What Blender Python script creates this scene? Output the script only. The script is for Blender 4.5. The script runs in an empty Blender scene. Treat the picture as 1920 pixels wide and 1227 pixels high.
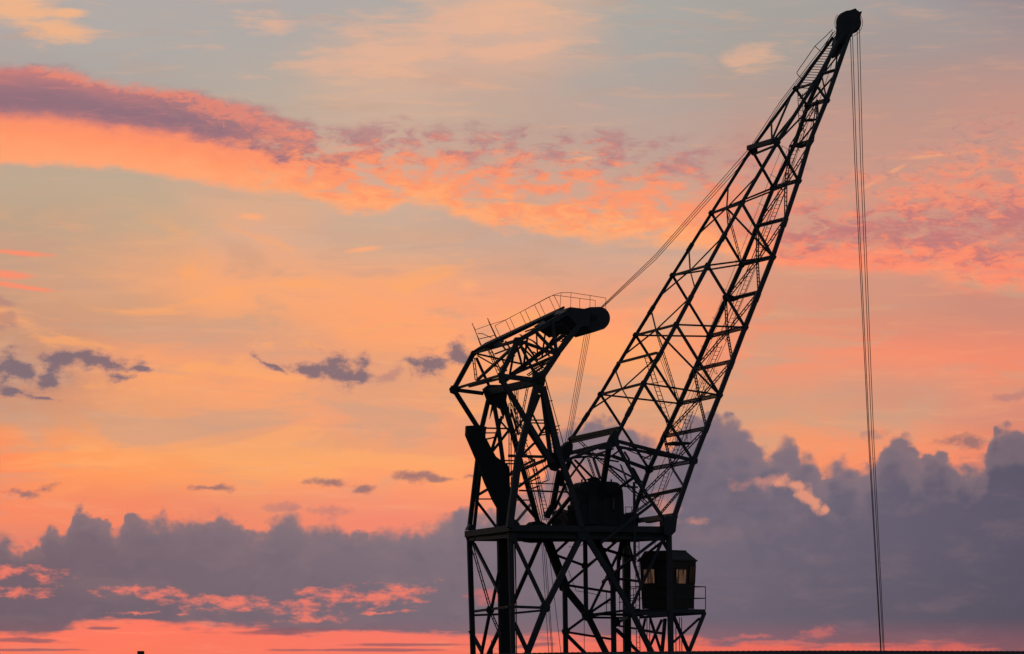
import bpy, math, random
from mathutils import Vector
random.seed(7)
S = bpy.context.scene
COL = S.collection

# ------------------------------------------------------------------ camera
FPX = 8000.0                       # focal length in photo pixels (150 mm on a 36 mm sensor)
PITCH = math.atan(674.5 / FPX)
CAMZ = 1.7
DIST = 180.0                       # metres to the crane's axis
PX = DIST / FPX                    # metres per photo pixel at the crane
cd = bpy.data.cameras.new("camera")
cd.lens = 150.0; cd.sensor_width = 36.0; cd.clip_start = 0.5; cd.clip_end = 20000.0
cam = bpy.data.objects.new("camera", cd); COL.objects.link(cam)
cam.location = (0, 0, CAMZ); cam.rotation_euler = (math.pi / 2 + PITCH, 0, 0)
S.camera = cam
S.view_settings.view_transform = 'Standard'; S.view_settings.look = 'None'
S.view_settings.exposure = 0.0; S.view_settings.gamma = 1.0

FWD = Vector((0, math.cos(PITCH), math.sin(PITCH))); UPV = Vector((0, -math.sin(PITCH), math.cos(PITCH)))
def ray(px, py):
    return FWD + Vector((1, 0, 0)) * ((px - 960.0) / FPX) + UPV * ((613.5 - py) / FPX)
def at(px, py, dist):
    d = ray(px, py); return Vector((0, 0, CAMZ)) + d * (dist / d.y)

def lin(c):
    def f(v):
        v /= 255.0
        return v / 12.92 if v <= 0.04045 else ((v + 0.055) / 1.055) ** 2.4
    return (f(c[0]), f(c[1]), f(c[2]), 1.0)

# ------------------------------------------------------------------ sky
SUN_EL = math.radians(1.2); SUN_AZ = math.radians(-4.0)
W = bpy.data.worlds.new("World"); S.world = W; W.use_nodes = True
NT = W.node_tree; NT.nodes.clear()
W.cycles.sampling_method = 'MANUAL'; W.cycles.sample_map_resolution = 512

def node(t, **kw):
    n = NT.nodes.new(t)
    for k, v in kw.items(): setattr(n, k, v)
    return n
def put(sock, v):
    if isinstance(v, E): NT.links.new(v.s, sock)
    elif hasattr(v, 'is_output'): NT.links.new(v, sock)
    else: sock.default_value = v
class E:
    def __init__(self, s): self.s = s
    def __add__(a, b): return M('ADD', a, b)
    __radd__ = __add__
    def __mul__(a, b): return M('MULTIPLY', a, b)
    __rmul__ = __mul__
    def __sub__(a, b): return M('SUBTRACT', a, b)
    def __rsub__(a, b): return M('SUBTRACT', b, a)
    def __truediv__(a, b): return M('DIVIDE', a, b)
def M(op, a, b=None, c=None):
    n = node('ShaderNodeMath', operation=op)
    put(n.inputs[0], a)
    if b is not None: put(n.inputs[1], b)
    if c is not None: put(n.inputs[2], c)
    return E(n.outputs[0])
def sstep(x, lo, hi, kind='SMOOTHSTEP'):
    n = node('ShaderNodeMapRange', interpolation_type=kind, clamp=True)
    put(n.inputs['Value'], x); put(n.inputs['From Min'], lo); put(n.inputs['From Max'], hi)
    n.inputs['To Min'].default_value = 0.0; n.inputs['To Max'].default_value = 1.0
    return E(n.outputs['Result'])
def mixc(f, a, b, blend='MIX'):
    n = node('ShaderNodeMix', data_type='RGBA', blend_type=blend, clamp_factor=True)
    put(n.inputs[0], f); put(n.inputs[6], a); put(n.inputs[7], b)
    return E(n.outputs[2])
def noise(sx, sy, detail=6.0, rough=0.55, off=(0, 0), rot=0.0, dist=0.0):
    m = node('ShaderNodeMapping', vector_type='POINT')
    NT.links.new(PM.outputs[0], m.inputs['Vector'])
    m.inputs['Location'].default_value = (off[0], off[1], 0); m.inputs['Scale'].default_value = (sx, sy, 1)
    m.inputs['Rotation'].default_value = (0, 0, rot)
    n = node('ShaderNodeTexNoise', noise_dimensions='2D')
    NT.links.new(m.outputs[0], n.inputs['Vector'])
    n.inputs['Scale'].default_value = 1.0; n.inputs['Detail'].default_value = detail
    n.inputs['Roughness'].default_value = rough; n.inputs['Distortion'].default_value = dist
    return n
def nf(*a, **k): return E(noise(*a, **k).outputs['Fac'])
def shift(uv, ax, ay, *a, **k):                      # a chart position pushed about by two noises
    n = noise(*a, **k); c = node('ShaderNodeSeparateColor'); NT.links.new(n.outputs['Color'], c.inputs[0])
    return (M('MULTIPLY_ADD', E(c.outputs[0]), ax, uv[0] - 0.5 * ax), M('MULTIPLY_ADD', E(c.outputs[1]), ay, uv[1] - 0.5 * ay))
def curve(u, pts, lo, hi, vlo, vhi):
    n = node('ShaderNodeFloatCurve')
    cm = n.mapping; c = cm.curves[0]
    cm.clip_min_x = 0; cm.clip_max_x = 1; cm.clip_min_y = 0; cm.clip_max_y = 1; cm.use_clip = True
    q = [((x - lo) / (hi - lo), (y - vlo) / (vhi - vlo)) for x, y in pts]
    while len(c.points) < len(q): c.points.new(0.5, 0.5)
    for p_, (x, y) in zip(c.points, q): p_.location = (x, y); p_.handle_type = 'AUTO'
    cm.update()
    x = sstep(u, lo, hi, 'LINEAR'); put(n.inputs['Value'], x)
    return E(n.outputs[0]) * (vhi - vlo) + vlo
def ramp(f, stops, interp='B_SPLINE'):
    n = node('ShaderNodeValToRGB'); r = n.color_ramp; r.interpolation = interp
    while len(r.elements) < len(stops): r.elements.new(0.5)
    for e, (p_, c) in zip(r.elements, stops): e.position = p_
    for e, (p_, c) in zip(r.elements, stops): e.color = lin(c)
    put(n.inputs[0], f); return E(n.outputs[0])
def blob(p, cx, cy, rx, ry, rot=0.0):
    co, si = math.cos(rot), math.sin(rot)
    a = M('MULTIPLY_ADD', p[0], co / rx, -(cx * co + cy * si) / rx)
    b = M('MULTIPLY_ADD', p[0], -si / ry, (cx * si - cy * co) / ry)
    if abs(si) > 1e-6: a = M('MULTIPLY_ADD', p[1], si / rx, a)
    b = M('MULTIPLY_ADD', p[1], co / ry, b)
    return M('SQRT', M('MULTIPLY_ADD', a, a, b * b))
def blobs(p, lst):
    acc = None
    for b in lst:
        d = blob(p, *b)
        acc = d if acc is None else M('MINIMUM', acc, d)
    return acc

tc = node('ShaderNodeTexCoord')
sx = node('ShaderNodeSeparateXYZ'); NT.links.new(tc.outputs['Generated'], sx.inputs[0])
AZ = M('ARCTAN2', E(sx.outputs[0]), E(sx.outputs[1])); EL = M('ARCSINE', E(sx.outputs[2]))
# sky chart: one unit = 0.0125 rad (about 0.7 degrees); U grows to the north, V grows downwards
U = AZ * 80.0 + 9.6
V = 6.135 - (EL - PITCH) * 80.0
_c = node('ShaderNodeCombineXYZ'); put(_c.inputs[0], AZ); put(_c.inputs[1], EL)
PM = node('ShaderNodeMapping', vector_type='POINT'); NT.links.new(_c.outputs[0], PM.inputs['Vector'])
PM.inputs['Scale'].default_value = (80, -80, 1); PM.inputs['Location'].default_value = (9.6, 6.135 + PITCH * 80, 0)
P = (U, V)

# --- clear evening sky with thin veils: eleven colour columns along the horizon
COLS = [
 (0.0, [(0,(182,174,166)),(.6,(172,170,166)),(1.2,(170,162,158)),(2.2,(176,158,150)),(3.3,(196,170,145)),(4.0,(188,165,140)),(4.6,(194,160,135)),(5.5,(205,155,125)),(6.2,(204,150,120)),(6.8,(200,148,122)),(7.5,(208,145,115)),(8.1,(214,150,115)),(8.35,(255,150,95)),(9.0,(255,140,95)),(9.6,(250,140,100)),(10.2,(228,132,108)),(11.6,(250,118,98)),(12.1,(252,122,96)),(12.6,(238,118,92))]),
 (2.4, [(0,(172,172,168)),(1.0,(172,170,163)),(1.5,(172,166,160)),(2.4,(180,165,152)),(3.3,(195,170,145)),(4.0,(195,168,140)),(4.5,(212,168,135)),(5.2,(236,166,121)),(5.6,(214,160,125)),(6.2,(208,154,125)),(6.6,(242,160,115)),(7.2,(252,164,110)),(7.8,(224,158,118)),(8.1,(250,165,110)),(8.5,(255,165,98)),(9.0,(255,150,95)),(9.4,(240,142,105)),(11.6,(255,118,98)),(12.1,(255,125,95)),(12.6,(240,118,92))]),
 (4.8, [(0,(169,169,167)),(1.0,(175,171,164)),(1.6,(188,171,156)),(2.0,(184,170,158)),(3.4,(210,170,142)),(3.9,(224,172,138)),(4.5,(219,171,145)),(5.0,(240,168,125)),(5.6,(252,168,114)),(6.0,(236,165,120)),(6.5,(214,158,130)),(7.0,(245,160,115)),(7.4,(253,165,110)),(7.9,(234,160,120)),(8.4,(224,160,118)),(8.8,(255,170,103)),(9.3,(247,155,108)),(9.7,(236,142,110)),(11.6,(252,115,98)),(12.1,(253,122,98)),(12.6,(240,118,92))]),
 (7.2, [(0,(173,170,165)),(.5,(184,172,163)),(.9,(218,178,153)),(1.5,(214,175,150)),(2.0,(204,174,155)),(4.2,(205,172,150)),(4.6,(212,172,145)),(5.2,(240,168,125)),(5.8,(255,165,115)),(6.5,(253,165,110)),(7.0,(226,160,125)),(7.4,(228,160,122)),(7.9,(250,160,115)),(8.4,(234,160,118)),(8.8,(255,165,108)),(9.3,(252,150,110)),(9.8,(240,140,115)),(11.6,(248,118,102)),(12.1,(248,122,102)),(12.6,(240,118,92))]),
 (9.6, [(0,(216,178,153)),(.4,(226,179,150)),(.8,(211,175,155)),(1.5,(213,172,150)),(2.0,(190,165,152)),(3.2,(198,168,150)),(4.6,(202,168,150)),(5.0,(212,165,138)),(5.6,(250,160,120)),(6.2,(255,165,115)),(7.0,(250,164,112)),(7.3,(226,160,125)),(7.9,(234,158,120)),(8.5,(255,152,108)),(9.2,(253,148,108)),(9.8,(242,142,112)),(11.6,(235,118,105)),(12.1,(250,122,102)),(12.6,(235,112,90))]),
 (12.0,[(0,(172,168,162)),(1.0,(170,165,160)),(1.7,(178,165,157)),(2.0,(184,163,154)),(3.4,(200,165,145)),(4.7,(202,168,150)),(5.2,(226,162,132)),(5.8,(255,156,115)),(6.5,(255,165,110)),(7.0,(240,162,118)),(7.4,(222,160,126)),(7.9,(216,158,124)),(8.2,(240,155,115)),(8.6,(255,150,105)),(9.5,(235,140,112)),(11.6,(220,110,100)),(12.1,(240,112,95)),(12.6,(230,108,88))]),
 (14.4,[(0,(168,163,158)),(1.0,(168,160,153)),(1.8,(184,158,147)),(2.4,(190,152,142)),(4.4,(215,155,130)),(5.2,(216,156,130)),(5.8,(222,146,118)),(6.4,(242,146,112)),(7.0,(246,150,115)),(7.35,(214,155,125)),(7.8,(218,158,124)),(8.2,(246,155,110)),(8.8,(255,150,100)),(9.5,(240,148,112)),(11.6,(200,100,98)),(12.1,(242,108,92)),(12.6,(225,105,85))]),
 (16.8,[(0,(162,158,157)),(1.0,(164,150,148)),(1.8,(180,150,140)),(2.5,(198,150,135)),(3.3,(200,152,135)),(4.6,(212,152,130)),(5.3,(213,150,128)),(5.9,(214,145,120)),(6.4,(236,140,112)),(6.8,(250,145,110)),(7.25,(212,150,125)),(7.7,(214,150,124)),(8.1,(246,150,108)),(8.7,(250,145,105)),(9.5,(235,140,112)),(11.6,(170,95,100)),(12.15,(225,105,95)),(12.6,(215,100,85))]),
 (19.2,[(0,(150,141,146)),(.7,(165,146,145)),(1.5,(181,148,140)),(2.1,(204,148,132)),(3.0,(182,146,138)),(4.5,(200,145,130)),(5.4,(218,141,120)),(5.9,(196,141,125)),(6.5,(236,140,112)),(7.0,(245,140,108)),(7.4,(225,145,118)),(7.8,(214,140,118)),(8.4,(235,130,105)),(9.5,(220,130,110)),(11.6,(120,85,95)),(12.2,(185,95,95)),(12.6,(180,90,85))]),
]
Pw = shift(P, 2.6, 0.75, 0.28, 0.75, 4, 0.5, (3.1, 8.2))
Ub, Vb = shift(Pw, 0.5, 0.16, 1.1, 3.2, 5, 0.55, (7.7, 1.4))
vf = Vb * (1 / 12.6)
base = None
for i, (u0, st) in enumerate(COLS):
    r = ramp(vf, [(v / 12.6, c) for v, c in st])
    if base is None: base = r
    else: base = mixc(sstep(Ub, COLS[i - 1][0], u0, 'SMOOTHSTEP'), base, r)
base = mixc(sstep(V, 2.2, 0.4) * sstep(U, 12.0, 4.0) * 0.62, base, lin((180, 168, 164)))
# broad soft veils, then thin streaks
st0 = nf(0.34, 1.15, 5, 0.55, (4.9, 7.7), rot=-0.08, dist=0.4)
low = sstep(V, 3.6, 5.2) * sstep(V, 9.6, 8.6)
base = mixc(sstep(st0, 0.50, 0.66) * low * 0.62, base, lin((206, 160, 132)))
base = mixc(sstep(st0, 0.47, 0.34) * low * sstep(U, 13.5, 10.5) * 0.62, base, lin((255, 170, 106)))
st1 = nf(0.55, 4.2, 7, 0.62, (1.3, 4.4), rot=0.06, dist=0.25)
base = mixc(sstep(st1, 0.50, 0.80) * 0.24, base, lin((252, 178, 128)))
st2 = nf(0.45, 3.0, 6, 0.6, (9.3, 2.4), rot=-0.05, dist=0.25)
base = mixc(sstep(st2, 0.54, 0.8) * 0.36, base, lin((192, 155, 138)))

# --- peach cirrus high up
n_ci = nf(0.9, 4.6, 7, 0.62, (5.5, 2.2), rot=0.10, dist=0.25)
n_cb = nf(0.9, 1.5, 5, 0.55, (4.5, 9.2))
c1 = blobs(P, [(0.35, 0.28, 1.15, .42, .05), (0.95, .62, .75, .38, .1), (1.15, .33, .5, .16, -.08)])
f1 = sstep(c1 + (n_ci - 0.5) * 1.9 + (n_cb - .5) * .9, 1.15, 0.1)
base = mixc(f1 * 0.76, base, lin((252, 183, 130)))
c2 = blobs(P, [(8.6, .42, 2.3, .5, -.12), (7.2, 1.05, 2.1, .5, -.1), (9.7, .95, 1.7, .22, -.1), (14.1, 1.15, .55, .28, -.15), (4.9, .45, .8, .2, .1)])
f2 = sstep(c2 + (n_ci - 0.5) * 2.6 + (n_cb - .5) * .8, 1.2, 0.1)
base = mixc(f2 * 0.6, base, lin((238, 180, 146)))
c3 = blobs(P, [(6.8, 4.68, .38, .06, -.12), (8.8, 5.36, .3, .13, 0.0), (4.7, 4.08, .3, .08, .08), (16.6, 3.35, .55, .05, -.5), (17.6, 2.95, .9, .06, -.12), (10.95, 2.98, .3, .04, -.1)])
f3 = sstep(c3 + (n_ci - 0.5) * 1.6, 1.2, 0.2)
base = mixc(f3 * 0.8, base, lin((255, 172, 122)))
c4 = blobs(P, [(.15, 5.2, .55, .09, .04), (.45, 5.44, .65, .05, .12), (.35, 4.8, .75, .06, .06), (0, 5.38, .6, .05, .08)])
f4 = sstep(c4 + (n_ci - 0.5) * 1.4, 1.25, 0.3)
base = mixc(f4 * 0.85, base, lin((255, 142, 108)))

# --- the long pink altocumulus band
n_b1 = nf(0.75, 1.9, 8, 0.6, (2.2, 6.1), rot=0.10)
Um, Vm = shift(P, 0.5, 0.22, 2.2, 4.2, 7, 0.62, (8.2, 3.3), rot=0.06)
T = curve(U, [(0,1.30),(1,1.34),(2,1.56),(3,1.66),(4,1.82),(5,2.02),(6,2.2),(7,2.2),(8,2.24),(9,2.28),(10,2.2),(11,2.3),(12,2.42),(13,2.5),(14,2.5),(15,2.9),(16,2.95),(17,2.7),(18,2.3),(19.2,2.1)], 0, 19.2, 0, 6)
B = curve(U, [(0,3.16),(1,3.18),(2,3.22),(3,3.34),(4,3.52),(5,3.66),(5.8,3.85),(7,4.05),(7.8,3.85),(8.6,4.1),(9.6,4.4),(10.6,4.52),(12,4.6),(13,4.7),(14,5.08),(15,5.12),(16,5.12),(17,5.25),(18,5.5),(19.2,5.6)], 0, 19.2, 0, 6)
t_b = (Vm - T) / (B - T)
ragged = sstep(U, 3.0, 6.5)
m_top = sstep(Vm - T + (n_b1 - .5) * (ragged * 0.5 + 0.34), -0.10, ragged * .16 + .14)
m_bot = sstep(Vm - B + (n_b1 - .5) * (ragged * 0.5 + 0.14), 0.07, -0.10 - ragged * 0.14)
n_gap = nf(1.5, 3.9, 8, 0.62, (1.7, 9.4), rot=0.04, dist=0.3)
gapw = curve(U, [(0,0),(4,0.0),(5.5,.25),(7,.55),(9,.6),(11,.65),(12.5,.62),(14,.6),(15,.72),(16,.65),(17,.5),(18,.45),(19.2,.45)], 0, 19.2, 0, 1)
upper = sstep(t_b, 1.0, 0.35)
gap = sstep(n_gap + gapw * 0.08 + upper * gapw * 0.24 - .06, 0.50, 0.74) * sstep(U, 3.5, 6.0)
m_band = m_top * m_bot * (1.0 - gap * 0.85)
n_mot = nf(1.9, 4.6, 8, 0.66, (4.4, 5.1), rot=0.05, dist=0.3)
k_mot = curve(U, [(0,.04),(2,.1),(4,.22),(5.5,.6),(7,.85),(12,.9),(14,.6),(16,.72),(19.2,.72)], 0, 19.2, 0, 1)
tt = t_b + (n_mot - .5) * k_mot * 1.15
RL = ramp(tt, [(0,(158,130,135)),(.04,(205,130,124)),(.11,(188,124,124)),(.22,(158,117,125)),(.36,(142,111,124)),(.45,(158,115,124)),(.52,(228,134,114)),(.58,(255,146,106)),(.76,(255,156,106)),(1,(255,168,120))])
RM = ramp(tt, [(0,(186,150,142)),(.12,(186,140,136)),(.24,(188,135,132)),(.36,(226,140,120)),(.5,(255,152,108)),(.68,(250,150,112)),(.82,(255,164,110)),(1,(255,172,120))])
RR = ramp(tt, [(0,(192,150,138)),(.2,(214,150,132)),(.35,(246,150,116)),(.47,(246,140,112)),(.58,(184,122,124)),(.72,(196,124,120)),(.82,(255,138,106)),(1,(252,148,114))])
# sunlit fringe along the upper rim at the left and the ripples behind it
n_rip = nf(4.2, 10.5, 6, 0.62, (6.6, 1.1), rot=0.2, dist=0.5)
fr = blobs(P, [(1.5, 1.52, 1.3, .13, .16), (2.9, 1.72, 1.2, .16, .14), (4.2, 2.12, 1.1, .2, .26), (5.2, 2.42, .7, .16, .24)])
f_fr = sstep(fr + (n_rip - .5) * 3.2, 1.35, .25)
bandc = mixc(sstep(U + (n_mot - .5) * 4.0 + (n_b1 - .5) * 2.0, 3.4, 7.4), RL, RM)
bandc = mixc(sstep(U, 12.8, 15.4), bandc, RR)
n_st = nf(0.8, 7.5, 7, 0.62, (3.7, 5.9), rot=0.17, dist=0.35)
bandc = mixc(sstep(n_st, 0.50, 0.74) * sstep(U, 5.5, 3.5) * sstep(t_b, .62, .4) * .55, bandc, lin((206, 128, 122)))
bandc = mixc(f_fr * 0.62, bandc, lin((240, 140, 114)))
bandc = mixc(sstep(n_st, 0.48, 0.7) * sstep(U, 13.5, 15.5) * .5, bandc, lin((214, 140, 128)))
bandc = mixc(sstep(n_b1, 0.5, 0.72) * sstep(t_b, .5, .75) * .3, bandc, lin((255, 172, 122)))
bandc = mixc(sstep(n_rip, 0.5, 0.72) * sstep(U, 2.0, 3.6) * sstep(t_b, .62, .3) * .45, bandc, lin((168, 126, 128)))
sky = mixc(m_band, base, bandc)

# --- small dark cloud scraps
n_s = nf(2.4, 3.6, 8, 0.62, (2.9, 7.3))
Ps = shift(P, 0.35, 0.22, 1.7, 2.6, 4, 0.5, (6.9, 1.3))
s1 = blobs(Ps, [(.25, 6.97, .6, .34, 0), (.95, 7.08, .32, .28, .3), (1.25, 6.78, .62, .19, -.1), (1.9, 6.83, .75, .15, .04), (2.25, 7.08, .2, .1, 0), (2.55, 6.93, .3, .06, .2), (.25, 7.36, .45, .1, .1), (.75, 7.5, .4, .06, .25),
                 (5.0, 6.84, .35, .06, .5), (5.85, 6.92, .5, .14, .05), (6.4, 6.93, .55, .3, .1), (6.75, 7.05, .25, .18, 0), (8.05, 6.85, .42, .24, 0), (8.6, 6.66, .26, .24, -.4)])
f_s1 = sstep(s1 + (n_s - .5) * 2.8, 1.42, 0.30)
rim = sstep(s1 + (n_s - .5) * 2.8, 1.1, 0.2)
sc = mixc(rim, lin((178, 132, 124)), lin((118, 103, 116)))
sky = mixc(f_s1 * 0.88, sky, sc)
s2 = blobs(Ps, [(.45, 9.29, .32, .06, .05), (.85, 9.23, .32, .07, -.2), (4.07, 9.15, .36, .06, 0), (6.2, 9.07, .42, .09, 0), (6.8, 9.17, .26, .08, 0), (7.75, 8.92, .4, .1, 0), (8.2, 8.97, .3, .06, .1),
                 (8.95, 8.92, .3, .03, -.1), (18.05, 8.3, .5, .12, 0),])
f_s2 = sstep(s2 + (n_s - .5) * 2.8, 1.4, 0.1)
sky = mixc(f_s2 * 0.82, sky, lin((142, 108, 112)))
s3 = blobs(Ps, [(7.35, 7.05, .4, .12, -.2), (.05, 5.72, .3, .12, 0), (.1, 6.05, .25, .18, -.6), (5.3, 9.5, .3, .1, 0), (6.2, 9.6, .35, .14, 0), (18.95, 7.46, .4, .09, -.1), (16.4, 8.2, .3, .08, 0)])
f_s3 = sstep(s3 + (n_s - .5) * 2.4, 1.2, 0.3)
sky = mixc(f_s3 * 0.5, sky, lin((165, 122, 124)))

# --- the cumulus bank along the horizon
n_d = nf(2.6, 3.0, 8, 0.56, (1.9, 3.7))
Pc = shift(P, 0.24, 0.20, 1.9, 2.1, 3, 0.5, (8.8, 6.2))
def puffs(sc, off, rnd=1.0):
    m = node('ShaderNodeMapping', vector_type='POINT'); NT.links.new(PM.outputs[0], m.inputs['Vector'])
    m.inputs['Location'].default_value = (off[0], off[1], 0); m.inputs['Scale'].default_value = (sc, sc * 1.15, 1)
    n = node('ShaderNodeTexVoronoi', voronoi_dimensions='2D', feature='SMOOTH_F1'); NT.links.new(m.outputs[0], n.inputs['Vector'])
    n.inputs['Scale'].default_value = 1.0; n.inputs['Smoothness'].default_value = 0.45; n.inputs['Detail'].default_value = 0.0; n.inputs['Roughness'].default_value = .5
    return E(n.outputs['Distance'])
pf1 = puffs(3.3, (2.3, 7.1)); pf2 = puffs(8.5, (5.3, 1.1))
leftk = sstep(U, 10.0, 8.0)
billow = (0.40 - pf1) * (0.30 - leftk * 0.18) + (0.40 - pf2) * 0.08 - leftk * 0.05
Uc, Vc = Pc
TOP = [(-.6,10.1),(0,10.02),(.45,10.25),(.85,10.1),(.95,9.84),(1.1,9.82),(1.25,9.96),(1.36,9.66),(1.48,9.5),(1.72,9.52),(2.0,9.70),(2.2,9.86),(2.33,9.68),(2.45,9.57),(2.68,9.6),(2.9,9.74),(3.05,9.64),(3.25,9.78),(3.7,9.68),(4.0,9.7),(4.12,9.6),(4.35,9.72),(4.8,9.9),(4.98,9.86),(5.2,9.68),(5.4,9.6),(5.62,9.68),(5.85,9.85),(6.2,9.86),(7,9.92),(7.6,9.9),(8.05,9.84),(8.3,9.7),(8.5,9.62),(8.62,9.4),(8.78,9.38),(8.95,9.6),(9.6,9.4),(10.2,9.0),(10.45,8.15),(10.9,8.0),(11.25,7.88),(11.6,7.95),(12.0,8.12),(12.3,8.34),(12.5,8.5),(12.65,8.2),(12.9,7.85),(13.2,7.78),(13.5,7.73),(13.75,7.82),(14.0,8.1),(14.3,8.42),(14.48,8.62),(14.58,8.36),(14.82,8.28),(14.98,8.52),(15.25,8.6),(15.45,8.78),(15.75,8.68),(16.1,8.8),(16.35,8.68),(16.55,8.36),(16.85,8.22),(17.05,8.34),(17.2,8.52),(17.6,8.46),(17.85,8.6),(18.1,8.76),(18.35,8.74),(18.52,8.3),(18.65,8.08),(18.9,8.04),(19.3,8.2),(20.5,8.0)]
ET = curve(Uc, TOP, -.6, 20.5, 7, 13)
BOT = [(-.6,11.9),(0,11.88),(.5,11.95),(1.0,11.92),(1.5,11.72),(2.5,11.66),(3.2,11.68),(4.0,11.72),(5,11.78),(6,11.86),(7,11.85),(8,11.86),(9,11.94),(10,11.96),(11,11.98),(12,11.95),(13,12.0),(14,12.06),(15,12.1),(16,12.08),(17,12.1),(18,12.14),(19,12.18),(20.5,12.2)]
EB = curve(Uc, BOT, -.6, 20.5, 7, 13)
n_h = nf(0.7, 4.5, 6, 0.6, (5.1, 2.8))
dtop = Vc - ET + (n_d - .5) * 0.26 + billow
soft = sstep(n_b1, 0.36, 0.62) * 0.13 + .02
m_bank = sstep(dtop + soft * .3, 0.0 - soft, 0.075 + soft) * sstep(Vc - EB + (n_h - .5) * 0.55, 0.10, -0.10)
# gaps in the bank where the bright sky shows through
n_g = nf(2.3, 6.2, 9, 0.66, (3.4, 1.9))
g1 = blobs(Pc, [(.35, 10.72, .95, .13, .06), (.85, 10.83, .3, .1, .5), (2.9, 11.13, 1.1, .1, .08), (4.3, 11.32, 1.2, .15, .05), (5.6, 11.38, .8, .14, .02), (6.35, 11.15, .7, .16, .0), (7.3, 11.16, .75, .2, -.1), (5.9, 11.62, .6, .06, 0), (7.2, 11.48, .6, .04, 0), (2.7, 11.5, .6, .03, 0), (.3, 11.12, .6, .1, 0)])
f_g1 = sstep(g1 + (n_g - .5) * 4.2, 1.2, -0.25)
g2 = blobs(Pc, [(14.85, 9.12, .36, .13, .1), (15.15, 9.34, .34, .15, .7), (15.48, 9.56, .13, .11, 0),])
f_g2 = sstep(g2 + (n_d - .5) * 2.4 - billow * 2.0, 1.15, 0.15)
g3 = blobs(Pc, [(13.0, 9.78, .22, .09, 0), (10.7, 8.95, .55, .38, 0), (12.45, 9.55, .3, .3, 0), (14.3, 9.05, .5, .12, 0), (10.2, 9.5, .6, .4, 0)])
f_g3 = sstep(g3 + (n_d - .5) * 2.4, 1.35, 0.1)
bank = ramp(U * (1 / 19.2), [(0,(122,101,109)),(.2,(124,106,115)),(.42,(130,114,123)),(.6,(124,111,122)),(.72,(116,106,121)),(.88,(103,95,111)),(1,(91,85,102))])
bank = mixc(sstep(V, 9.5, 12.0) * 0.42, bank, ramp(U * (1 / 19.2), [(0,(98,82,94)),(.4,(116,98,110)),(.7,(98,88,100)),(1,(74,70,82))]))
n_i = nf(0.7, 1.9, 7, 0.6, (7.1, 5.6), dist=0.25)
bank = mixc(sstep(n_i, 0.45, 0.75) * 0.2, bank, lin((156, 124, 126)))
n_i2 = nf(1.3, 1.7, 6, 0.6, (2.1, 8.6), dist=0.25)
bank = mixc(sstep(n_i2, 0.48, 0.75) * 0.22, bank, lin((98, 90, 106)))
# nearer heaps standing in front of farther ones
pf3 = puffs(2.1, (9.1, 3.3)); n_k = nf(1.7, 2.0, 7, 0.58, (6.3, 9.8))
fold = dtop - 0.55 + (n_k - .5) * 1.1 + (0.40 - pf3) * 0.6
bank = mixc(sstep(fold, 0.34, -0.30) * sstep(V, 10.8, 9.2) * 0.36, bank, lin((152, 126, 130)))
fold2 = dtop - 1.35 + (n_k - .5) * 1.9 + (0.40 - pf1) * 0.7
bank = mixc(sstep(fold2, -0.5, 0.12) * sstep(fold2, 0.9, 0.1) * sstep(U, 9, 12) * 0.26, bank, lin((98, 92, 108)))
# warmer, thinner cloud near the sunlit rim and above the glow
bank = mixc(sstep(dtop, 0.34, 0.0) * 0.30, bank, lin((168, 128, 124)))
bank = mixc(sstep(V, 11.5, 12.15) * 0.38, bank, lin((175, 98, 100)))
bank = mixc(f_g3 * 0.5, bank, lin((226, 146, 122)))
g4 = blobs(Pc, [(14.05, 11.93, .45, .06, -.05), (15.3, 11.86, .4, .12, -.2), (14.8, 12.05, .7, .05, 0), (9.2, 11.2, .5, .15, 0)])
bank = mixc(sstep(g4 + (n_g - .5) * 2.4, 1.2, 0.3) * 0.6, bank, lin((215, 110, 104)))
glow = lin((255, 124, 100))
bank = mixc(f_g1 * 0.84, bank, lin((250, 126, 104)))
bank = mixc(f_g2 * 0.88, bank, lin((232, 152, 122)))
sky = mixc(m_bank, sky, bank)
# dark bars low in the glow
d1 = blobs(P, [(.5, 12.0, .9, .06, .02), (5.4, 11.84, 1.3, .06, -.02), (7.6, 12.08, 1.3, .035, 0), (.6, 12.18, 1.0, .03, 0), (6.8, 12.18, 1.6, .03, 0), (2.0, 11.78, .3, .03, 0), (9.9, 12.1, .6, .04, -.1)])
sky = mixc(sstep(d1 + (n_h - .5) * 2.0, 1.15, 0.5) * 0.75, sky, lin((138, 92, 100)))

# --- rest of the dome: physical dusk sky, dim and blue away from the afterglow
nish = node('ShaderNodeTexSky', sky_type='NISHITA', sun_disc=False)
nish.sun_elevation = SUN_EL; nish.sun_rotation = SUN_AZ; nish.altitude = 10; nish.dust_density = 2.0; nish.ozone_density = 2.0
dusk = mixc(sstep(EL, 0.0, 1.2), (0.046, 0.045, 0.054, 1), (0.042, 0.047, 0.062, 1))
nm = node('ShaderNodeMix', data_type='RGBA', blend_type='ADD'); nm.inputs[0].default_value = 0.05
put(nm.inputs[6], dusk); NT.links.new(nish.outputs[0], nm.inputs[7])
away = M('ABSOLUTE', AZ)
mask = sstep(away, 0.55, 0.16) * sstep(EL, 0.6, 0.2)
final = mixc(mask, E(nm.outputs[2]), sky)
bg = node('ShaderNodeBackground'); put(bg.inputs['Color'], final); bg.inputs['Strength'].default_value = 1.0
out = node('ShaderNodeOutputWorld'); NT.links.new(bg.outputs[0], out.inputs['Surface'])

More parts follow.
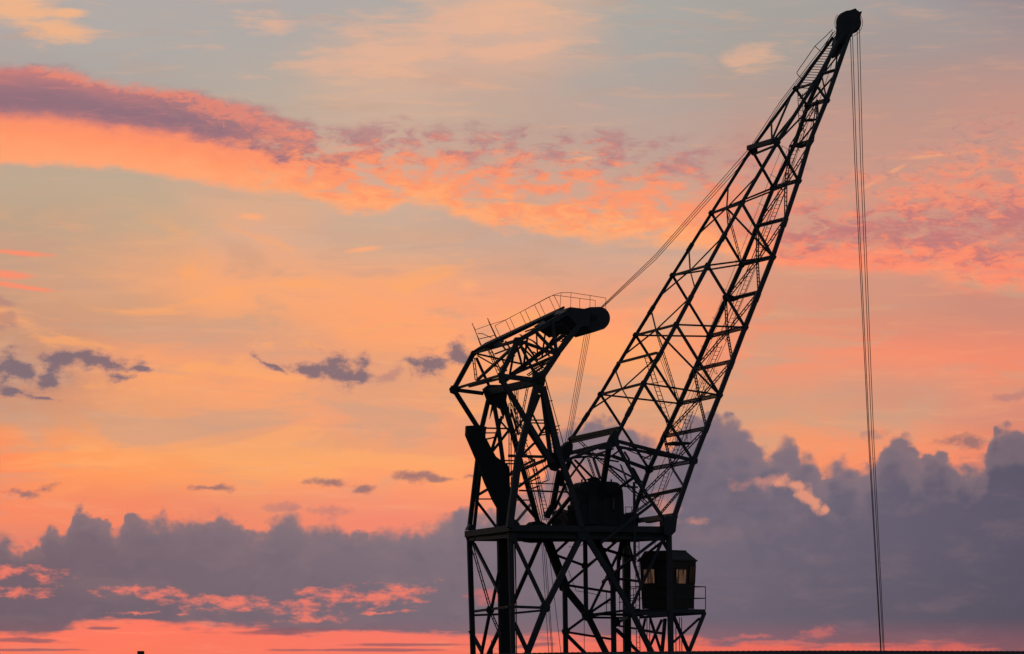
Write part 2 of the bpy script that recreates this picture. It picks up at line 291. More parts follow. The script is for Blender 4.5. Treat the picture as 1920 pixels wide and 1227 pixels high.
# ------------------------------------------------------------------ sun (just under the cloud, behind the crane)
sl = bpy.data.lights.new("sun", 'SUN'); sl.energy = 0.03; sl.angle = math.radians(0.5); sl.color = (1.0, 0.62, 0.4)
so = bpy.data.objects.new("sun", sl); COL.objects.link(so)
sd = Vector((math.sin(SUN_AZ) * math.cos(SUN_EL), math.cos(SUN_AZ) * math.cos(SUN_EL), math.sin(SUN_EL)))
so.rotation_euler = (-sd).to_track_quat('-Z', 'Y').to_euler(); so.location = (0, 300, 80)

# ------------------------------------------------------------------ mesh helpers
class MB:
    def __init__(self): self.v = []; self.f = []
    def poly(self, bottom, top):                      # closed prism between two equal rings
        n = len(bottom); o = len(self.v); self.v += [Vector(p) for p in bottom] + [Vector(p) for p in top]
        self.f.append(tuple(o + i for i in range(n))[::-1]); self.f.append(tuple(o + n + i for i in range(n)))
        for i in range(n):
            j = (i + 1) % n; self.f.append((o + i, o + j, o + n + j, o + n + i))
        return self
    def beam(self, a, b, w, d=None, ax=None):
        d = w if d is None else d
        t = b - a
        if t.length < 1e-6: return self
        t.normalize(); ref = E2 if ax is None else ax
        s = t.cross(ref)
        if s.length < 0.15: s = t.cross(Vector((0, 0, 1)))
        s.normalize(); q = s.cross(t).normalized()
        s = s * w * 0.5; q = q * d * 0.5
        return self.poly([a - s - q, a + s - q, a + s + q, a - s + q], [b - s - q, b + s - q, b + s + q, b - s + q])
    def tube(self, a, b, r, n=8, r2=None, caps=True):
        r2 = r if r2 is None else r2
        t = (b - a).normalized(); s = t.cross(Vector((0.3, 0.2, 1)) if abs(t.z) < .9 else Vector((1, 0, 0))).normalized(); q = t.cross(s)
        ring = lambda c, rr: [c + (s * math.cos(i * 2 * math.pi / n) + q * math.sin(i * 2 * math.pi / n)) * rr for i in range(n)]
        return self.poly(ring(a, r), ring(b, r2))
    def path(self, pts, r, n=6):
        for a, b in zip(pts, pts[1:]): self.tube(a, b, r, n)
        return self
    def build(self, name, mat, parent=None, org=None, smooth=False):
        o = org if org is not None else (ORG if parent is not None else Vector((0, 0, 0)))
        me = bpy.data.meshes.new(name)
        me.from_pydata([tuple(p - o) for p in self.v], [], self.f)
        me.validate(); me.update()
        import bmesh
        bm = bmesh.new(); bm.from_mesh(me); bmesh.ops.recalc_face_normals(bm, faces=bm.faces); bm.to_mesh(me); bm.free()
        me.materials.append(mat)
        if smooth:
            for p in me.polygons: p.use_smooth = True
        ob = bpy.data.objects.new(name, me); COL.objects.link(ob)
        if parent is not None: ob.parent = parent
        return ob

def tag(o, label, cat, group=None):
    o['label'] = label; o['category'] = cat
    if group: o['group'] = group
    return o

def material(name, c1, c2, rough=0.6, scale=3.0, metal=0.0, c3=None, bump=0.0):
    m = bpy.data.materials.new(name); m.use_nodes = True; nt = m.node_tree; b = nt.nodes['Principled BSDF']
    t = nt.nodes.new('ShaderNodeTexCoord'); n = nt.nodes.new('ShaderNodeTexNoise'); n.inputs['Scale'].default_value = scale; n.inputs['Detail'].default_value = 6; n.inputs['Roughness'].default_value = .65
    nt.links.new(t.outputs['Object'], n.inputs['Vector'])
    r = nt.nodes.new('ShaderNodeValToRGB'); r.color_ramp.elements[0].position = .35; r.color_ramp.elements[1].position = .65
    r.color_ramp.elements[0].color = (*c1, 1); r.color_ramp.elements[1].color = (*c2, 1)
    if c3: e = r.color_ramp.elements.new(.72); e.color = (*c3, 1)
    nt.links.new(n.outputs['Fac'], r.inputs[0]); nt.links.new(r.outputs[0], b.inputs['Base Color'])
    b.inputs['Roughness'].default_value = rough; b.inputs['Metallic'].default_value = metal
    if bump:
        bp = nt.nodes.new('ShaderNodeBump'); bp.inputs['Strength'].default_value = bump; bp.inputs['Distance'].default_value = .02
        nt.links.new(n.outputs['Fac'], bp.inputs['Height']); nt.links.new(bp.outputs[0], b.inputs['Normal'])
    return m

STEEL = material('crane_steel', (.042, .046, .050), (.066, .070, .074), .55, 2.2, 0, (.060, .042, .032), .15)
DARK = material('grimy_steel', (.022, .023, .024), (.040, .040, .040), .7, 3.0, 0, (.045, .030, .022), .15)
PANEL = material('house_panel', (.030, .031, .030), (.055, .055, .052), .65, 1.8, 0, (.060, .040, .030), .1)
CABP = material('cab_paint', (.050, .042, .034), (.080, .066, .050), .6, 2.5, 0, (.06, .04, .03), .1)
ROPE = material('wire_rope', (.035, .032, .030), (.06, .055, .05), .5, 20, .5)
TILE = material('shed_roofing', (.030, .028, .027), (.055, .050, .047), .8, 3.0)
WALLM = material('shed_wall', (.10, .09, .08), (.16, .14, .12), .85, 1.2)
BRICK = material('chimney_brick', (.10, .06, .05), (.16, .10, .08), .85, 4.0)
GROUND = material('quay_ground', (.045, .045, .045), (.075, .072, .068), .85, .25)
GLASSF = material('window_frame', (.03, .03, .03), (.05, .05, .05), .5, 4)

def glow_pane():  # curtain stripes with a warm glow added to brighten them; no lamp inside
    m = bpy.data.materials.new('curtained_pane_added_glow'); m.use_nodes = True; nt = m.node_tree; b = nt.nodes['Principled BSDF']
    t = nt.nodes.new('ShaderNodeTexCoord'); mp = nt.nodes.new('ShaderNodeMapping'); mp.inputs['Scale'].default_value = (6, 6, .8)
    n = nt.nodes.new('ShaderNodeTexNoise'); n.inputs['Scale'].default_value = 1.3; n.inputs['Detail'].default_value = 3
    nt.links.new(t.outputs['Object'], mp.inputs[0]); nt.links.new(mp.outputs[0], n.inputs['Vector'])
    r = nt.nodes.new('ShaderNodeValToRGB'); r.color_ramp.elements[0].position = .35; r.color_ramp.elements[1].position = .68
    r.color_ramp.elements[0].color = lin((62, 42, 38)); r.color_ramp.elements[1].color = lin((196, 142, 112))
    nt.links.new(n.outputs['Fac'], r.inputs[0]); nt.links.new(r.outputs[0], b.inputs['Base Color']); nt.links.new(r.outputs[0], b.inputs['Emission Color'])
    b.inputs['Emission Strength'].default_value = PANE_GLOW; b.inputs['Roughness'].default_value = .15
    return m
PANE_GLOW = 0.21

# crane plan axes: E1 runs from the counterweight to the jib, E2 across the crane, away from us
E1 = Vector((0.966, 0.259, 0)); E2 = Vector((-0.259, 0.966, 0))
HALF = 158.0
def depth(x, k): return DIST + (-40 + 0.268 * (x - 918.5) + HALF * k) * PX
def Q(x, y, k): return at(x, y, depth(x, k))           # a joint: picture place plus which side frame (k -1 near, +1 far)
def W_(w): return w * PX
ORG = at(1067, 1363, DIST); ORG.z = 0.0

GROUND_O = MB()
GROUND_O.poly([(-3000, -300, -.6), (3000, -300, -.6), (3000, 9000, -.6), (-3000, 9000, -.6)], [(-3000, -300, 0), (3000, -300, 0), (3000, 9000, 0), (-3000, 9000, 0)])
g = GROUND_O.build('ground', GROUND); g['kind'] = 'structure'

# ------------------------------------------------------------------ the crane
crane = bpy.data.objects.new('harbour_crane', None); COL.objects.link(crane); crane.location = ORG
tag(crane, 'tall black lattice harbour crane with raised jib, cab and counterweight lever against the sunset', 'crane')

def member(name, parent, a, b, w, mat=STEEL, d=None):
    return MB().beam(Q(*a), Q(*b), W_(w), W_(d if d else w)).build(name, mat, parent)
def laced_mb(mb, a, b, gap=5.0, w=1.8, step=14.0):
    A, Bq = Q(*a), Q(*b); t = (Bq - A).normalized(); s = t.cross(E2).normalized() * W_(gap) * .5
    mb.beam(A + s, Bq + s, W_(w), W_(w)); mb.beam(A - s, Bq - s, W_(w), W_(w))
    n = max(2, int((Bq - A).length / W_(step)))
    for i in range(n + 1):
        c = A.lerp(Bq, i / n); mb.beam(c + s, c - s, W_(w * .9), W_(w * .6))
    return mb
def laced(name, parent, a, b, gap=5.0, w=1.8, step=14.0, mat=STEEL):
    return laced_mb(MB(), a, b, gap, w, step).build(name, mat, parent)
def gusset(mb, x, y, k, r, t=2.2, sy=1.0, n=7, ph=.3):
    c = Q(x, y, k); ring = [c + E1 * math.cos(ph + i * 2 * math.pi / n) * W_(r) + Vector((0, 0, 1)) * math.sin(ph + i * 2 * math.pi / n) * W_(r * sy) for i in range(n)]
    e = E2 * W_(t); mb.poly([p - e for p in ring], [p + e for p in ring]); return mb
def plate(mb, pts, k, thick=3.0):                       # outline in one side frame, with thickness across the crane
    ring = [Q(x, y, k) for x, y in pts]; e = E2 * W_(thick) * .5
    mb.poly([p - e for p in ring], [p + e for p in ring]); return mb
def block(mb, pts, k, length):                          # outline of the near face, carried back across the crane
    ring = [Q(x, y, k) for x, y in pts]; e = E2 * W_(length)
    mb.poly(ring, [p + e for p in ring]); return mb
def ladder(name, parent, a, b, gap=8.0, n=20, w=1.1, dirv=None, mat=STEEL):
    A, Bq = Q(*a), Q(*b); g_ = (dirv if dirv is not None else E1) * W_(gap) * .5; mb = MB()
    mb.beam(A - g_, Bq - g_, W_(w)); mb.beam(A + g_, Bq + g_, W_(w))
    for i in range(n):
        c = A.lerp(Bq, (i + .5) / n); mb.beam(c - g_, c + g_, W_(w * .75), W_(w * .75), Vector((0, 0, 1)))
    return mb.build(name, mat, parent)
def pipes(name, parent, lines, r=.5, mat=STEEL):
    mb = MB()
    for ln in lines: mb.path([Q(*p) for p in ln], W_(r))
    return mb.build(name, mat, parent)

# ---- jib ----------------------------------------------------------
JN = {  # level: k, near-front, far-front, near-back, far-back
 'h': (1.06, (1259, 985), (1186, 968), None, None),
 'd': (1.03, (1300, 865), (1217, 880), (1152, 826), (1071, 824)),
 'c': (0.97, (1349, 741), (1274, 757), (1207, 719), (1126, 740)),
 'b': (0.88, (1397, 614), (1330, 631), (1268, 609), (1192, 629)),
 'a': (0.78, (1449, 482), (1391, 496), (1327, 498), (1261, 517)),
 'e': (0.58, (1497, 339), (1450, 352), (1391, 381), (1334, 400)),
 'f': (0.52, (1519, 264), (1490, 271), (1457, 268), (1409, 280)),
 'g': (0.46, (1550, 188), (1514, 199), (1528, 156), (1492, 167)),
 't': (0.26, (1592, 66), (1567, 82), (1578, 66), (1562, 70)),
}
ORDER = ['h', 'd', 'c', 'b', 'a', 'e', 'f', 'g', 't']
def N(lv, which):
    k = JN[lv][0]; i = {'nf': 1, 'ff': 2, 'nb': 3, 'fb': 4}[which]; p = JN[lv][i]
    return (p[0], p[1], -k if which[0] == 'n' else k)
def mid3(a, b, t=.5): return tuple(a[i] + (b[i] - a[i]) * t for i in range(3))
jm = MB()
for ch, w in (('nf', 8.2), ('ff', 7.6), ('nb', 6.8), ('fb', 5.8)):
    seq = [lv for lv in ORDER if N.__call__ and JN[lv][{'nf': 1, 'ff': 2, 'nb': 3, 'fb': 4}[ch]]]
    for a, b in zip(seq, seq[1:]):
        ww = w * (.9 if a in 'aefg' else 1)
        jm.beam(Q(*N(a, ch)), Q(*N(b, ch)), W_(ww), W_(ww))
    for lv in seq:
        if lv in 'dcbaeg': gusset(jm, *N(lv, ch), 7.0 if ch[1] == 'f' else 6.2, 2.5, n=6, ph=1.0)
# splice collars on the chords
for ch in ('nf', 'ff', 'nb', 'fb'):
    for a, b, t in (('b', 'a', .42), ('a', 'e', .45), ('c', 'b', .45), ('d', 'c', .5)):
        p, q = Q(*N(a, ch)), Q(*N(b, ch)); c = p.lerp(q, t); u = (q - p).normalized() * W_(9)
        jm.beam(c - u, c + u, W_({'nf': 9.4, 'ff': 8.8, 'nb': 8.0, 'fb': 7.0}[ch]), W_(9))
jib = jm.build('jib', STEEL, crane)
# bottom corner struts down to the foot
member('jib_brace', jib, N('d', 'nb'), (1190, 895, -1.04), 6); member('jib_brace', jib, (1190, 895, -1.04), (1250, 982, -1.06), 6)
laced('jib_brace', jib, (1085, 826, 1.0), (1206, 939, 1.05), 4, 1.6)
jb = lambda a, b, w=4.5: member('jib_brace', jib, a, b, w)
for lo, hi in (('d', 'c'), ('c', 'b'), ('b', 'a'), ('a', 'e')):
    for s in 'nf':
        jb(N(hi, s + 'b'), N(lo, s + 'f'), 4.8 if s == 'n' else 4.2)          # side diagonals
for s in 'nf':
    jb(N('f', s + 'b'), N('e', s + 'f'), 4.6); jb(N('g', s + 'b'), N('g', s + 'f'), 4.2)
for lv in 'cbae':
    for s in 'nf': jb(N(lv, s + 'b'), N(lv, s + 'f'), 3.2)
jb((1391, 377, -.58), (1497, 335, -.58), 1.8)
# cross beams between the side frames
cb = lambda a, b, w=4.0: member('cross_beam', jib, a, b, w)
for lv in 'cbae': cb(N(lv, 'fb'), N(lv, 'nb'), 4.2)
for lv in 'dcbaeg': laced('cross_beam', jib, N(lv, 'ff'), N(lv, 'nf'), 6.0, 2.2, 9)
cb(N('g', 'fb'), N('g', 'nb'), 4.0)
cb((1158, 681, .93), (1231, 662, -.93), 4.5)
def front_mid(lo, hi, t=.5): return mid3(N(lo, 'ff'), N(hi, 'ff'), t), mid3(N(lo, 'nf'), N(hi, 'nf'), t)
for lo, hi in (('d', 'c'), ('c', 'b'), ('b', 'a'), ('a', 'e'), ('e', 'g')):
    a, b = front_mid(lo, hi); laced('cross_beam', jib, a, b, 5.5, 2.0, 8)
    cl = mid3(N(lo, 'ff'), N(lo, 'nf')); chh = mid3(N(hi, 'ff'), N(hi, 'nf'))
    for e in (a, b):
        laced('jib_brace', jib, chh, e, 4.6, 1.7, 15); laced('jib_brace', jib, cl, e, 4.6, 1.7, 15)
laced('cross_beam', jib, (1199, 934, 1.04), (1279, 917, -1.04), 5.5, 2.0, 8)
laced('jib_brace', jib, (1258, 874, 0), (1283, 914, -1.03), 4.4, 1.6, 15); laced('jib_brace', jib, (1258, 874, 0), (1201, 930, 1.03), 4.4, 1.6, 15)
laced('jib_brace', jib, (1238, 926, 0), (1192, 960, 1.05), 4.4, 1.6, 15); laced('jib_brace', jib, (1277, 918, -1.03), (1236, 966, 0), 4.4, 1.6, 15)
# upper face: star bracing from the middle of each cross beam
for lv, up, dn in (('c', 'b', 'd'), ('b', 'a', 'c'), ('a', 'e', 'b'), ('e', 'f', 'a')):
    c = mid3(N(lv, 'fb'), N(lv, 'nb'), .5)
    member('jib_brace', jib, c, mid3(N(lv, 'fb'), N(up, 'fb'), .42), 2.2); member('jib_brace', jib, c, mid3(N(lv, 'nb'), N(up, 'nb'), .48), 2.2)
    member('jib_brace', jib, c, mid3(N(lv, 'fb'), N(dn, 'fb'), .34), 2.4); member('jib_brace', jib, c, mid3(N(lv, 'nb'), N(dn, 'nb'), .4), 1.8)
for lv, dn in (('e', 'a'), ('b', 'c')):
    c = mid3(N(lv, 'fb'), N(lv, 'nb'), .5)
    laced('jib_brace', jib, c, N(dn, 'ff'), 3.4, 1.2, 16); member('jib_brace', jib, c, N(dn, 'nf'), 3.0)
# above the box beam
fc = mid3(N('f', 'fb'), N('f', 'nb'), .72)
member('jib_brace', jib, fc, mid3(N('f', 'fb'), N('g', 'fb'), .9), 3.4); member('jib_brace', jib, fc, mid3(N('f', 'nb'), N('g', 'nb'), .55), 3.4)
member('jib_brace', jib, mid3(N('f', 'fb'), N('f', 'nb'), .8), mid3(N('f', 'fb'), N('g', 'fb'), .45), 2.6)
member('jib_brace', jib, mid3(N('f', 'fb'), N('f', 'nb'), .9), (1541, 140, -.4), 2.4)
member('jib_brace', jib, N('f', 'nb'), (1533, 188, .1), 3.0); member('jib_brace', jib, (1499, 186, .45), (1533, 153, -.4), 2.0)
member('jib_brace', jib, N('g', 'ff'), mid3(N('g', 'nf'), N('t', 'nf'), .4), 2.6); member('jib_brace', jib, N('g', 'nf'), mid3(N('g', 'ff'), N('t', 'ff'), .5), 2.2)
laced('jib_brace', jib, (1541, 139, .38), (1569, 131, -.38), 4.5, 1.8, 7)
member('jib_brace', jib, (1543, 140, .38), (1582, 90, -.3), 2.2); member('jib_brace', jib, (1566, 134, -.38), (1571, 95, .28), 2.0)
laced('jib_brace', jib, mid3(N('g', 'nf'), N('g', 'ff')), (1533, 222, -.45), 4, 1.4, 8); laced('jib_brace', jib, (1530, 230, -.45), (1500, 268, .4), 4, 1.4, 8)
# box beam carrying the luffing rope rollers
bm_ = MB(); bm_.beam(Q(1404, 278, .56), Q(1458, 262, -.52), W_(9), W_(9)); bm_.beam(Q(1413, 290, .52), Q(1459, 271, -.52), W_(3.5), W_(3.5))
plate(bm_, [(1403, 273), (1418, 272), (1420, 286), (1412, 292), (1405, 284)], .54, 8); plate(bm_, [(1446, 262), (1457, 259), (1463, 268), (1458, 276), (1448, 268)], -.52, 8)
bm_.build('roller_beam', STEEL, jib)
# box beam across the lower end
bm_ = MB(); bm_.beam(Q(1068, 823, 1.05), Q(1161, 803, -1.02), W_(4), W_(6)); bm_.beam(Q(1070, 829, 1.05), Q(1160, 809, -1.02), W_(3.5), W_(6))
for i in range(9):
    t = (i + .5) / 9; p = mid3((1069, 826, 1.05), (1160, 806, -1.02), t); bm_.beam(Q(p[0], p[1] - 3.5, p[2]), Q(p[0] + 3, p[1] + 3.5, p[2]), W_(3.2), W_(3))
bm_.build('box_beam', STEEL, jib)
# foot: cross beam and hinge brackets
bm_ = MB(); bm_.beam(Q(1193, 977, 1.06), Q(1264, 967, -1.06), W_(7), W_(9)); bm_.beam(Q(1215, 977, .5), Q(1266, 967, -1.06), W_(10), W_(9))
bm_.build('foot_beam', STEEL, jib)
# head: cheek plates, rope wheels, guards
hm = MB(); outline = [(1569, 40), (1573, 30), (1583, 23), (1604, 16), (1606, 19), (1611, 22.5), (1616, 21.5), (1613, 31), (1614.5, 43), (1611, 52), (1601, 59), (1596, 70), (1583, 84), (1566, 80), (1568, 58), (1568, 50)]
for k in (-.24, -.08, .1): plate(hm, outline, k, 3)
head = hm.build('jib_head', STEEL, jib)
for k, r in ((-.16, 23), (.02, 23)):
    c = Q(1591, 43, k); wm = MB(); wm.tube(c - E2 * W_(8), c + E2 * W_(8), W_(r), 28); wm.build('rope_wheel', DARK, jib)
pl = MB(); block(pl, [(1576, 66), (1582, 58), (1599, 58), (1594, 74), (1582, 86), (1572, 80)], -.22, 42); pl.build('head_plate', STEEL, jib)
pl = MB(); block(pl, [(1564, 92), (1572, 84), (1582, 86), (1574, 100), (1566, 108), (1560, 104)], -.05, 16); pl.build('head_plate', STEEL, jib)
arcs = []
for k in (-.26, .14):
    arcs.append([(1591 + 26.5 * math.cos(a), 43 + 26.5 * math.sin(a), k) for a in [math.radians(d) for d in range(-30, 70, 14)]])
    arcs.append([(1591 + 25.8 * math.cos(a), 43 + 25.8 * math.sin(a), k) for a in [math.radians(d) for d in range(145, 226, 12)]])
pipes('wheel_guard', jib, arcs, .55)
# ladders and handrails of the jib
ladder('ladder', jib, (1505, 168, .05), (1563, 84, .05), 21, 17, 1.6)
ladder('ladder', jib, (1503, 250, .1), (1500, 175, .1), 9, 8, 1.2)
for (x1, y1, x2, y2, n) in ((1500, 250, 1466, 360, 15), (1466, 366, 1416, 490, 17), (1412, 500, 1356, 640, 18), (1350, 648, 1302, 760, 15), (1296, 770, 1258, 868, 14), (1252, 884, 1228, 950, 9)):
    ladder('ladder', jib, (x1, y1, .12), (x2, y2, .12), 8.5, n, 1.1)
ladder('ladder', jib, (1212, 668, .1), (1256, 800, .35), 9, 17, 1.3)
pipes('handrail', jib, [[(1561, 56, -.1), (1528, 87, -.1), (1494, 136, -.1), (1496, 141, -.1), (1506, 150, -.1)], [(1562, 60, .2), (1540, 98, .2), (1505, 150, .2)], [(1528, 87, -.1), (1540, 98, .2)]], .75)
hl = []
for off in (0, 10):
    hl.append([(1467 + off, 275 + off * .45, .5), (1424 + off, 384 + off * .45, .5), (1352 + off, 566 + off * .45, .6), (1286 + off, 726 + off * .45, .7), (1252 + off, 812, .8)])
for t in [i / 9 for i in range(10)]:
    x = 1467 - 195 * t; y = 275 + 483 * t; hl.append([(x - 2, y - 2, .5 + .2 * t), (x + 13, y + 7, .5 + .2 * t)])
pipes('handrail', jib, hl, .42)
pipes('handrail', jib, [[(1336, 560 + 130, .3), (1341, 700, .3), (1345, 702, .3), (1343, 694, .3)], [(1284, 786, .0), (1294, 790, 0), (1296, 831, 0)], [(1270, 798, .3), (1290, 822, .3)], [(1256, 828, .3), (1262, 792, .3), (1284, 786, .0)], [(1258, 806, .3), (1296, 812, 0)],
      [(1220, 700, .3), (1224, 716, .3)], [(1236, 668, -.3), (1252, 712, -.1), (1264, 744, .1)], [(1240, 668, -.3), (1256, 712, -.1), (1268, 746, .1)], [(1216, 720, .4), (1252, 714, -.1)], [(1252, 762, .4), (1262, 756, .1)]], .5)
# cables clipped along the front face and a second stair string
pipes('cable', jib, [[(1510, 242, -.1), (1474, 352, -.1), (1420, 496, -.05), (1362, 640, -.05), (1310, 760, 0), (1262, 880, 0), (1234, 958, 0)], [(1540, 160, 0), (1504, 262, .2), (1456, 372, .2), (1400, 510, .2), (1340, 648, .25), (1284, 774, .3), (1236, 884, .3), (1212, 952, .3)], [(1560, 120, -.2), (1536, 190, -.25), (1512, 262, -.3)], [(1330, 690, .2), (1318, 722, .15), (1322, 738, .1), (1306, 752, .1)]], .55)
pipes('handrail', jib, [[(1490, 276, -.1), (1452, 378, -.1), (1404, 498, -.1), (1346, 640, -.1), (1300, 748, -.1)], [(1486, 262, .1), (1500, 284, -.1)], [(1440, 396, .1), (1450, 390, -.1)], [(1388, 530, .1), (1396, 526, -.1)], [(1336, 660, .1), (1344, 656, -.1)], [(1262, 786, .3), (1270, 846, .2), (1290, 838, .0), (1284, 786, 0)], [(1252, 830, .4), (1276, 858, .2)], [(1300, 790, -.1), (1262, 884, 0), (1240, 930, .1)]], .45)
mb = MB(); block(mb, [(1262, 828), (1294, 829), (1296, 833), (1262, 833)], -.1, 55); mb.build('landing', DARK, jib)
mb = MB(); block(mb, [(1366, 551), (1378, 556), (1388, 559), (1384, 563), (1368, 561)], .35, 40); mb.build('landing', DARK, jib)
mb = MB(); block(mb, [(1499, 268), (1514, 271), (1512, 275), (1499, 273)], .1, 30); mb.build('landing', DARK, jib)
mb = MB(); block(mb, [(1517, 222), (1531, 223), (1530, 226), (1517, 225)], .1, 24); mb.build('landing', DARK, jib)

# ---- link frame between the mast and the jib ------------------------
lm = MB()
for a, b, w in (((1159, 828, -1.02), (1300, 864, -1.03), 6.5), ((1159, 838, -1.0), (1268, 859, -1.02), 5), ((1159, 832, -1.0), (1071, 848, 1.0), 5), ((1071, 848, 1.0), (1150, 856, 1.0), 5), ((1150, 856, 1.0), (1218, 881, 1.03), 6.5),
                ((1052, 868, -1.0), (1140, 831, -1.02), 5.5), ((1069, 850, .3), (1137, 833, -.9), 6.5), ((1061, 860, .9), (1104, 856, 1.0), 4), ((1104, 857, 1.0), (1160, 866, 1.0), 3)):
    lm.beam(Q(*a), Q(*b), W_(w), W_(w))
plate(lm, [(1142, 820), (1150, 806), (1160, 812), (1159, 830), (1146, 842), (1124, 844), (1120, 840), (1136, 834)], -1.02, 5)
gusset(lm, 1300, 864, -1.03, 9); gusset(lm, 1217, 880, 1.03, 9)
link = lm.build('link_frame', STEEL, crane)
fb_ = lambda a, b, w: member('frame_brace', link, a, b, w)
laced('frame_brace', link, (1159, 832, -1.0), (1220, 858, -1.0), 8, 1.6, 20)
fb_((1069, 895, .8), (1096, 858, .9), 3.5); fb_((1069, 863, .8), (1098, 902, .3), 3.5); fb_((1078, 863, -.6), (1112, 897, -.3), 3.5)
laced('frame_brace', link, (1103, 860, .9), (1115, 895, .3), 3.5, 1.3, 12); fb_((1113, 860, .8), (1125, 897, .1), 4.0)
fb_((1112, 860, .8), (1160, 832, -.9), 2.2); fb_((1098, 858, .9), (1150, 842, -.9), 2.5); fb_((1135, 864, 1.0), (1168, 840, -1.0), 2.5)
fb_((1140, 872, .9), (1208, 906, .2), 3.0); laced('frame_brace', link, (1164, 872, .6), (1175, 902, -.3), 3.4, 1.3, 12); laced('frame_brace', link, (1140, 876, .9), (1212, 944, .6), 5, 1.8, 14)
fb_((1171, 848, -.9), (1180, 862, -.2), 3); fb_((1204, 862, .9), (1228, 850, -1.0), 2.6)
fb_((1142, 836, -1.0), (1127, 932, -.62), 9.0); fb_((1137, 932, -.6), (1189, 895, -1.0), 5.0)
fb_((1170, 912, -.9), (1196, 914, -1.0), 3.2); fb_((1184, 880, -1.0), (1198, 906, -.9), 9)

# ---- mast on the platform ------------------------------------------
mm = MB()
def mbm(a, b, w, d=None): mm.beam(Q(*a), Q(*b), W_(w), W_(d or w))
mbm((1005, 728, -1), (972, 858, -1), 11); mbm((972, 858, -1), (955, 990, -1.05), 12)                     # near rear leg
mbm((1017, 725, -1), (1048, 853, -1), 11); mbm((1048, 853, -1), (1070, 913, -1), 10); mbm((1070, 913, -1), (1090, 988, -1.05), 9)    # near front leg
mbm((1016, 730, -1), (1033, 862, -.95), 7)                                                                # near inner leg
mbm((917, 745, 1), (902, 808, 1), 8); mbm((902, 808, 1), (880, 992, 1.05), 8); mbm((909, 800, .9), (889, 992, .98), 5.5)   # far rear leg
mbm((944, 752, 1), (972, 850, 1), 9); mbm((972, 850, 1), (1010, 985, 1.05), 8)                            # far front leg
mbm((925, 752, .95), (934, 800, .92), 7); mbm((934, 800, .92), (945, 880, .9), 7)                             # far inner leg
plate(mm, [(1001, 698), (1024, 698), (1020, 722), (1012, 738), (1002, 732), (996, 716)], -1.0, 9)            # near bearing plate
plate(mm, [(905, 730), (915, 722), (940, 722), (950, 740), (946, 766), (930, 762), (916, 758)], 1.0, 9)      # far bearing plate
plate(mm, [(922, 760), (948, 760), (944, 786), (938, 768), (930, 763), (924, 768), (918, 786)], .95, 5)
mm.beam(Q(918, 736, 1.0), Q(1014, 714, -1.0), W_(13), W_(13))
mast = mm.build('mast', STEEL, crane)
c = Q(1013, 713, -1.03); mb = MB(); mb.tube(c - E2 * W_(6), c + E2 * W_(2), W_(7), 16); mb.build('axle_cap', DARK, mast)
ms = lambda a, b, w: member('mast_brace', mast, a, b, w)
for a, b, w in (((941, 781, .97), (922, 845, .95), 5), ((924, 846, .95), (955, 806, .95), 4.5), ((908, 803, .98), (954, 804, .98), 3), ((908, 812, .98), (930, 812, .95), 2.4), ((906, 825, .98), (929, 820, .95), 3),
                ((955, 855, .95), (1024, 857, -.4), 5.5), ((930, 864, .95), (968, 864, .95), 2.6), ((930, 869, .95), (968, 870, .95), 2.6), ((892, 903, 1), (899, 902, .97), 2.5), ((890, 914, 1), (898, 913, .97), 2.5),
                ((952, 906, .6), (1062, 908, -.2), 2.0), ((973, 920, -.9), (1066, 923, -.9), 3.2), ((893, 936, .98), (936, 936, .2), 2.6), ((965, 938, .5), (992, 938, .9), 2.4),
                ((1022, 863, -.9), (948, 893, .9), 5), ((1027, 874, -.95), (972, 913, -.95), 5), ((966, 926, -.9), (1010, 977, .2), 5), ((995, 946, 1), (967, 980, -.6), 4.2),
                ((896, 943, .98), (930, 988, .9), 4.5), ((926, 911, .3), (897, 928, .98), 4), ((974, 858, -.95), (1001, 832, -.5), 4), ((1003, 830, -.5), (1022, 800, -1), 3.5),
                ((952, 806, .95), (935, 786, .95), 3), ((972, 815, 1), (958, 768, .2), 3.2), ((992, 790, -.9), (978, 855, .2), 4.2), ((985, 800, -1), (1024, 860, .2), 4.5), ((990, 786, -1), (1008, 838, -.3), 3.2),
                ((1012, 740, -1), (988, 800, -1), 5.0), ((996, 772, -1), (1016, 812, -.9), 3), ((990, 788, -.9), (1020, 788, -.9), 2.4), ((990, 793, -.9), (1022, 794, -.9), 2.4),
                ((1015, 812, -.2), (1046, 806, -.95), 2.4), ((1015, 816, -.2), (1046, 812, -.95), 2.4), ((962, 815, .5), (995, 808, -.9), 2.4), ((966, 830, .5), (988, 826, -.9), 2.2), ((963, 812, .6), (990, 775, -.5), 2.6), ((956, 776, .6), (985, 812, -.5), 2.6),
                ((968, 840, .9), (1003, 866, 0), 2.6), ((958, 886, .8), (1002, 862, -.4), 3.2), ((958, 888, .6), (980, 880, -.4), 3.0), ((990, 905, 1), (1012, 895, 0), 2.2), ((992, 918, .8), (1010, 912, .2), 2.4),
                ((1076, 925, -1), (1028, 984, -.2), 6), ((1049, 883, -.2), (1036, 950, 0), 9), ((1036, 950, 0), (1024, 970, 0), 11), ((1061, 880, -.9), (1052, 910, 0), 5), ((1060, 908, -.6), (1040, 955, 0), 4),
                ((1054, 900, .2), (1062, 920, .2), 5), ((1069, 863, -.5), (1052, 905, .2), 7), ((1076, 940, -1), (1052, 906, .3), 3), ((1046, 940, .2), (1066, 976, -.6), 3.5)):
    ms(a, b, w)
laced('mast_brace', mast, (956, 757, .3), (957, 985, .3), 4.0, 1.5, 60)
laced('mast_brace', mast, (970, 726, .2), (966, 858, .6), 3.5, 1.2, 12); laced('mast_brace', mast, (990, 722, -.3), (975, 800, .2), 3.2, 1.2, 12)
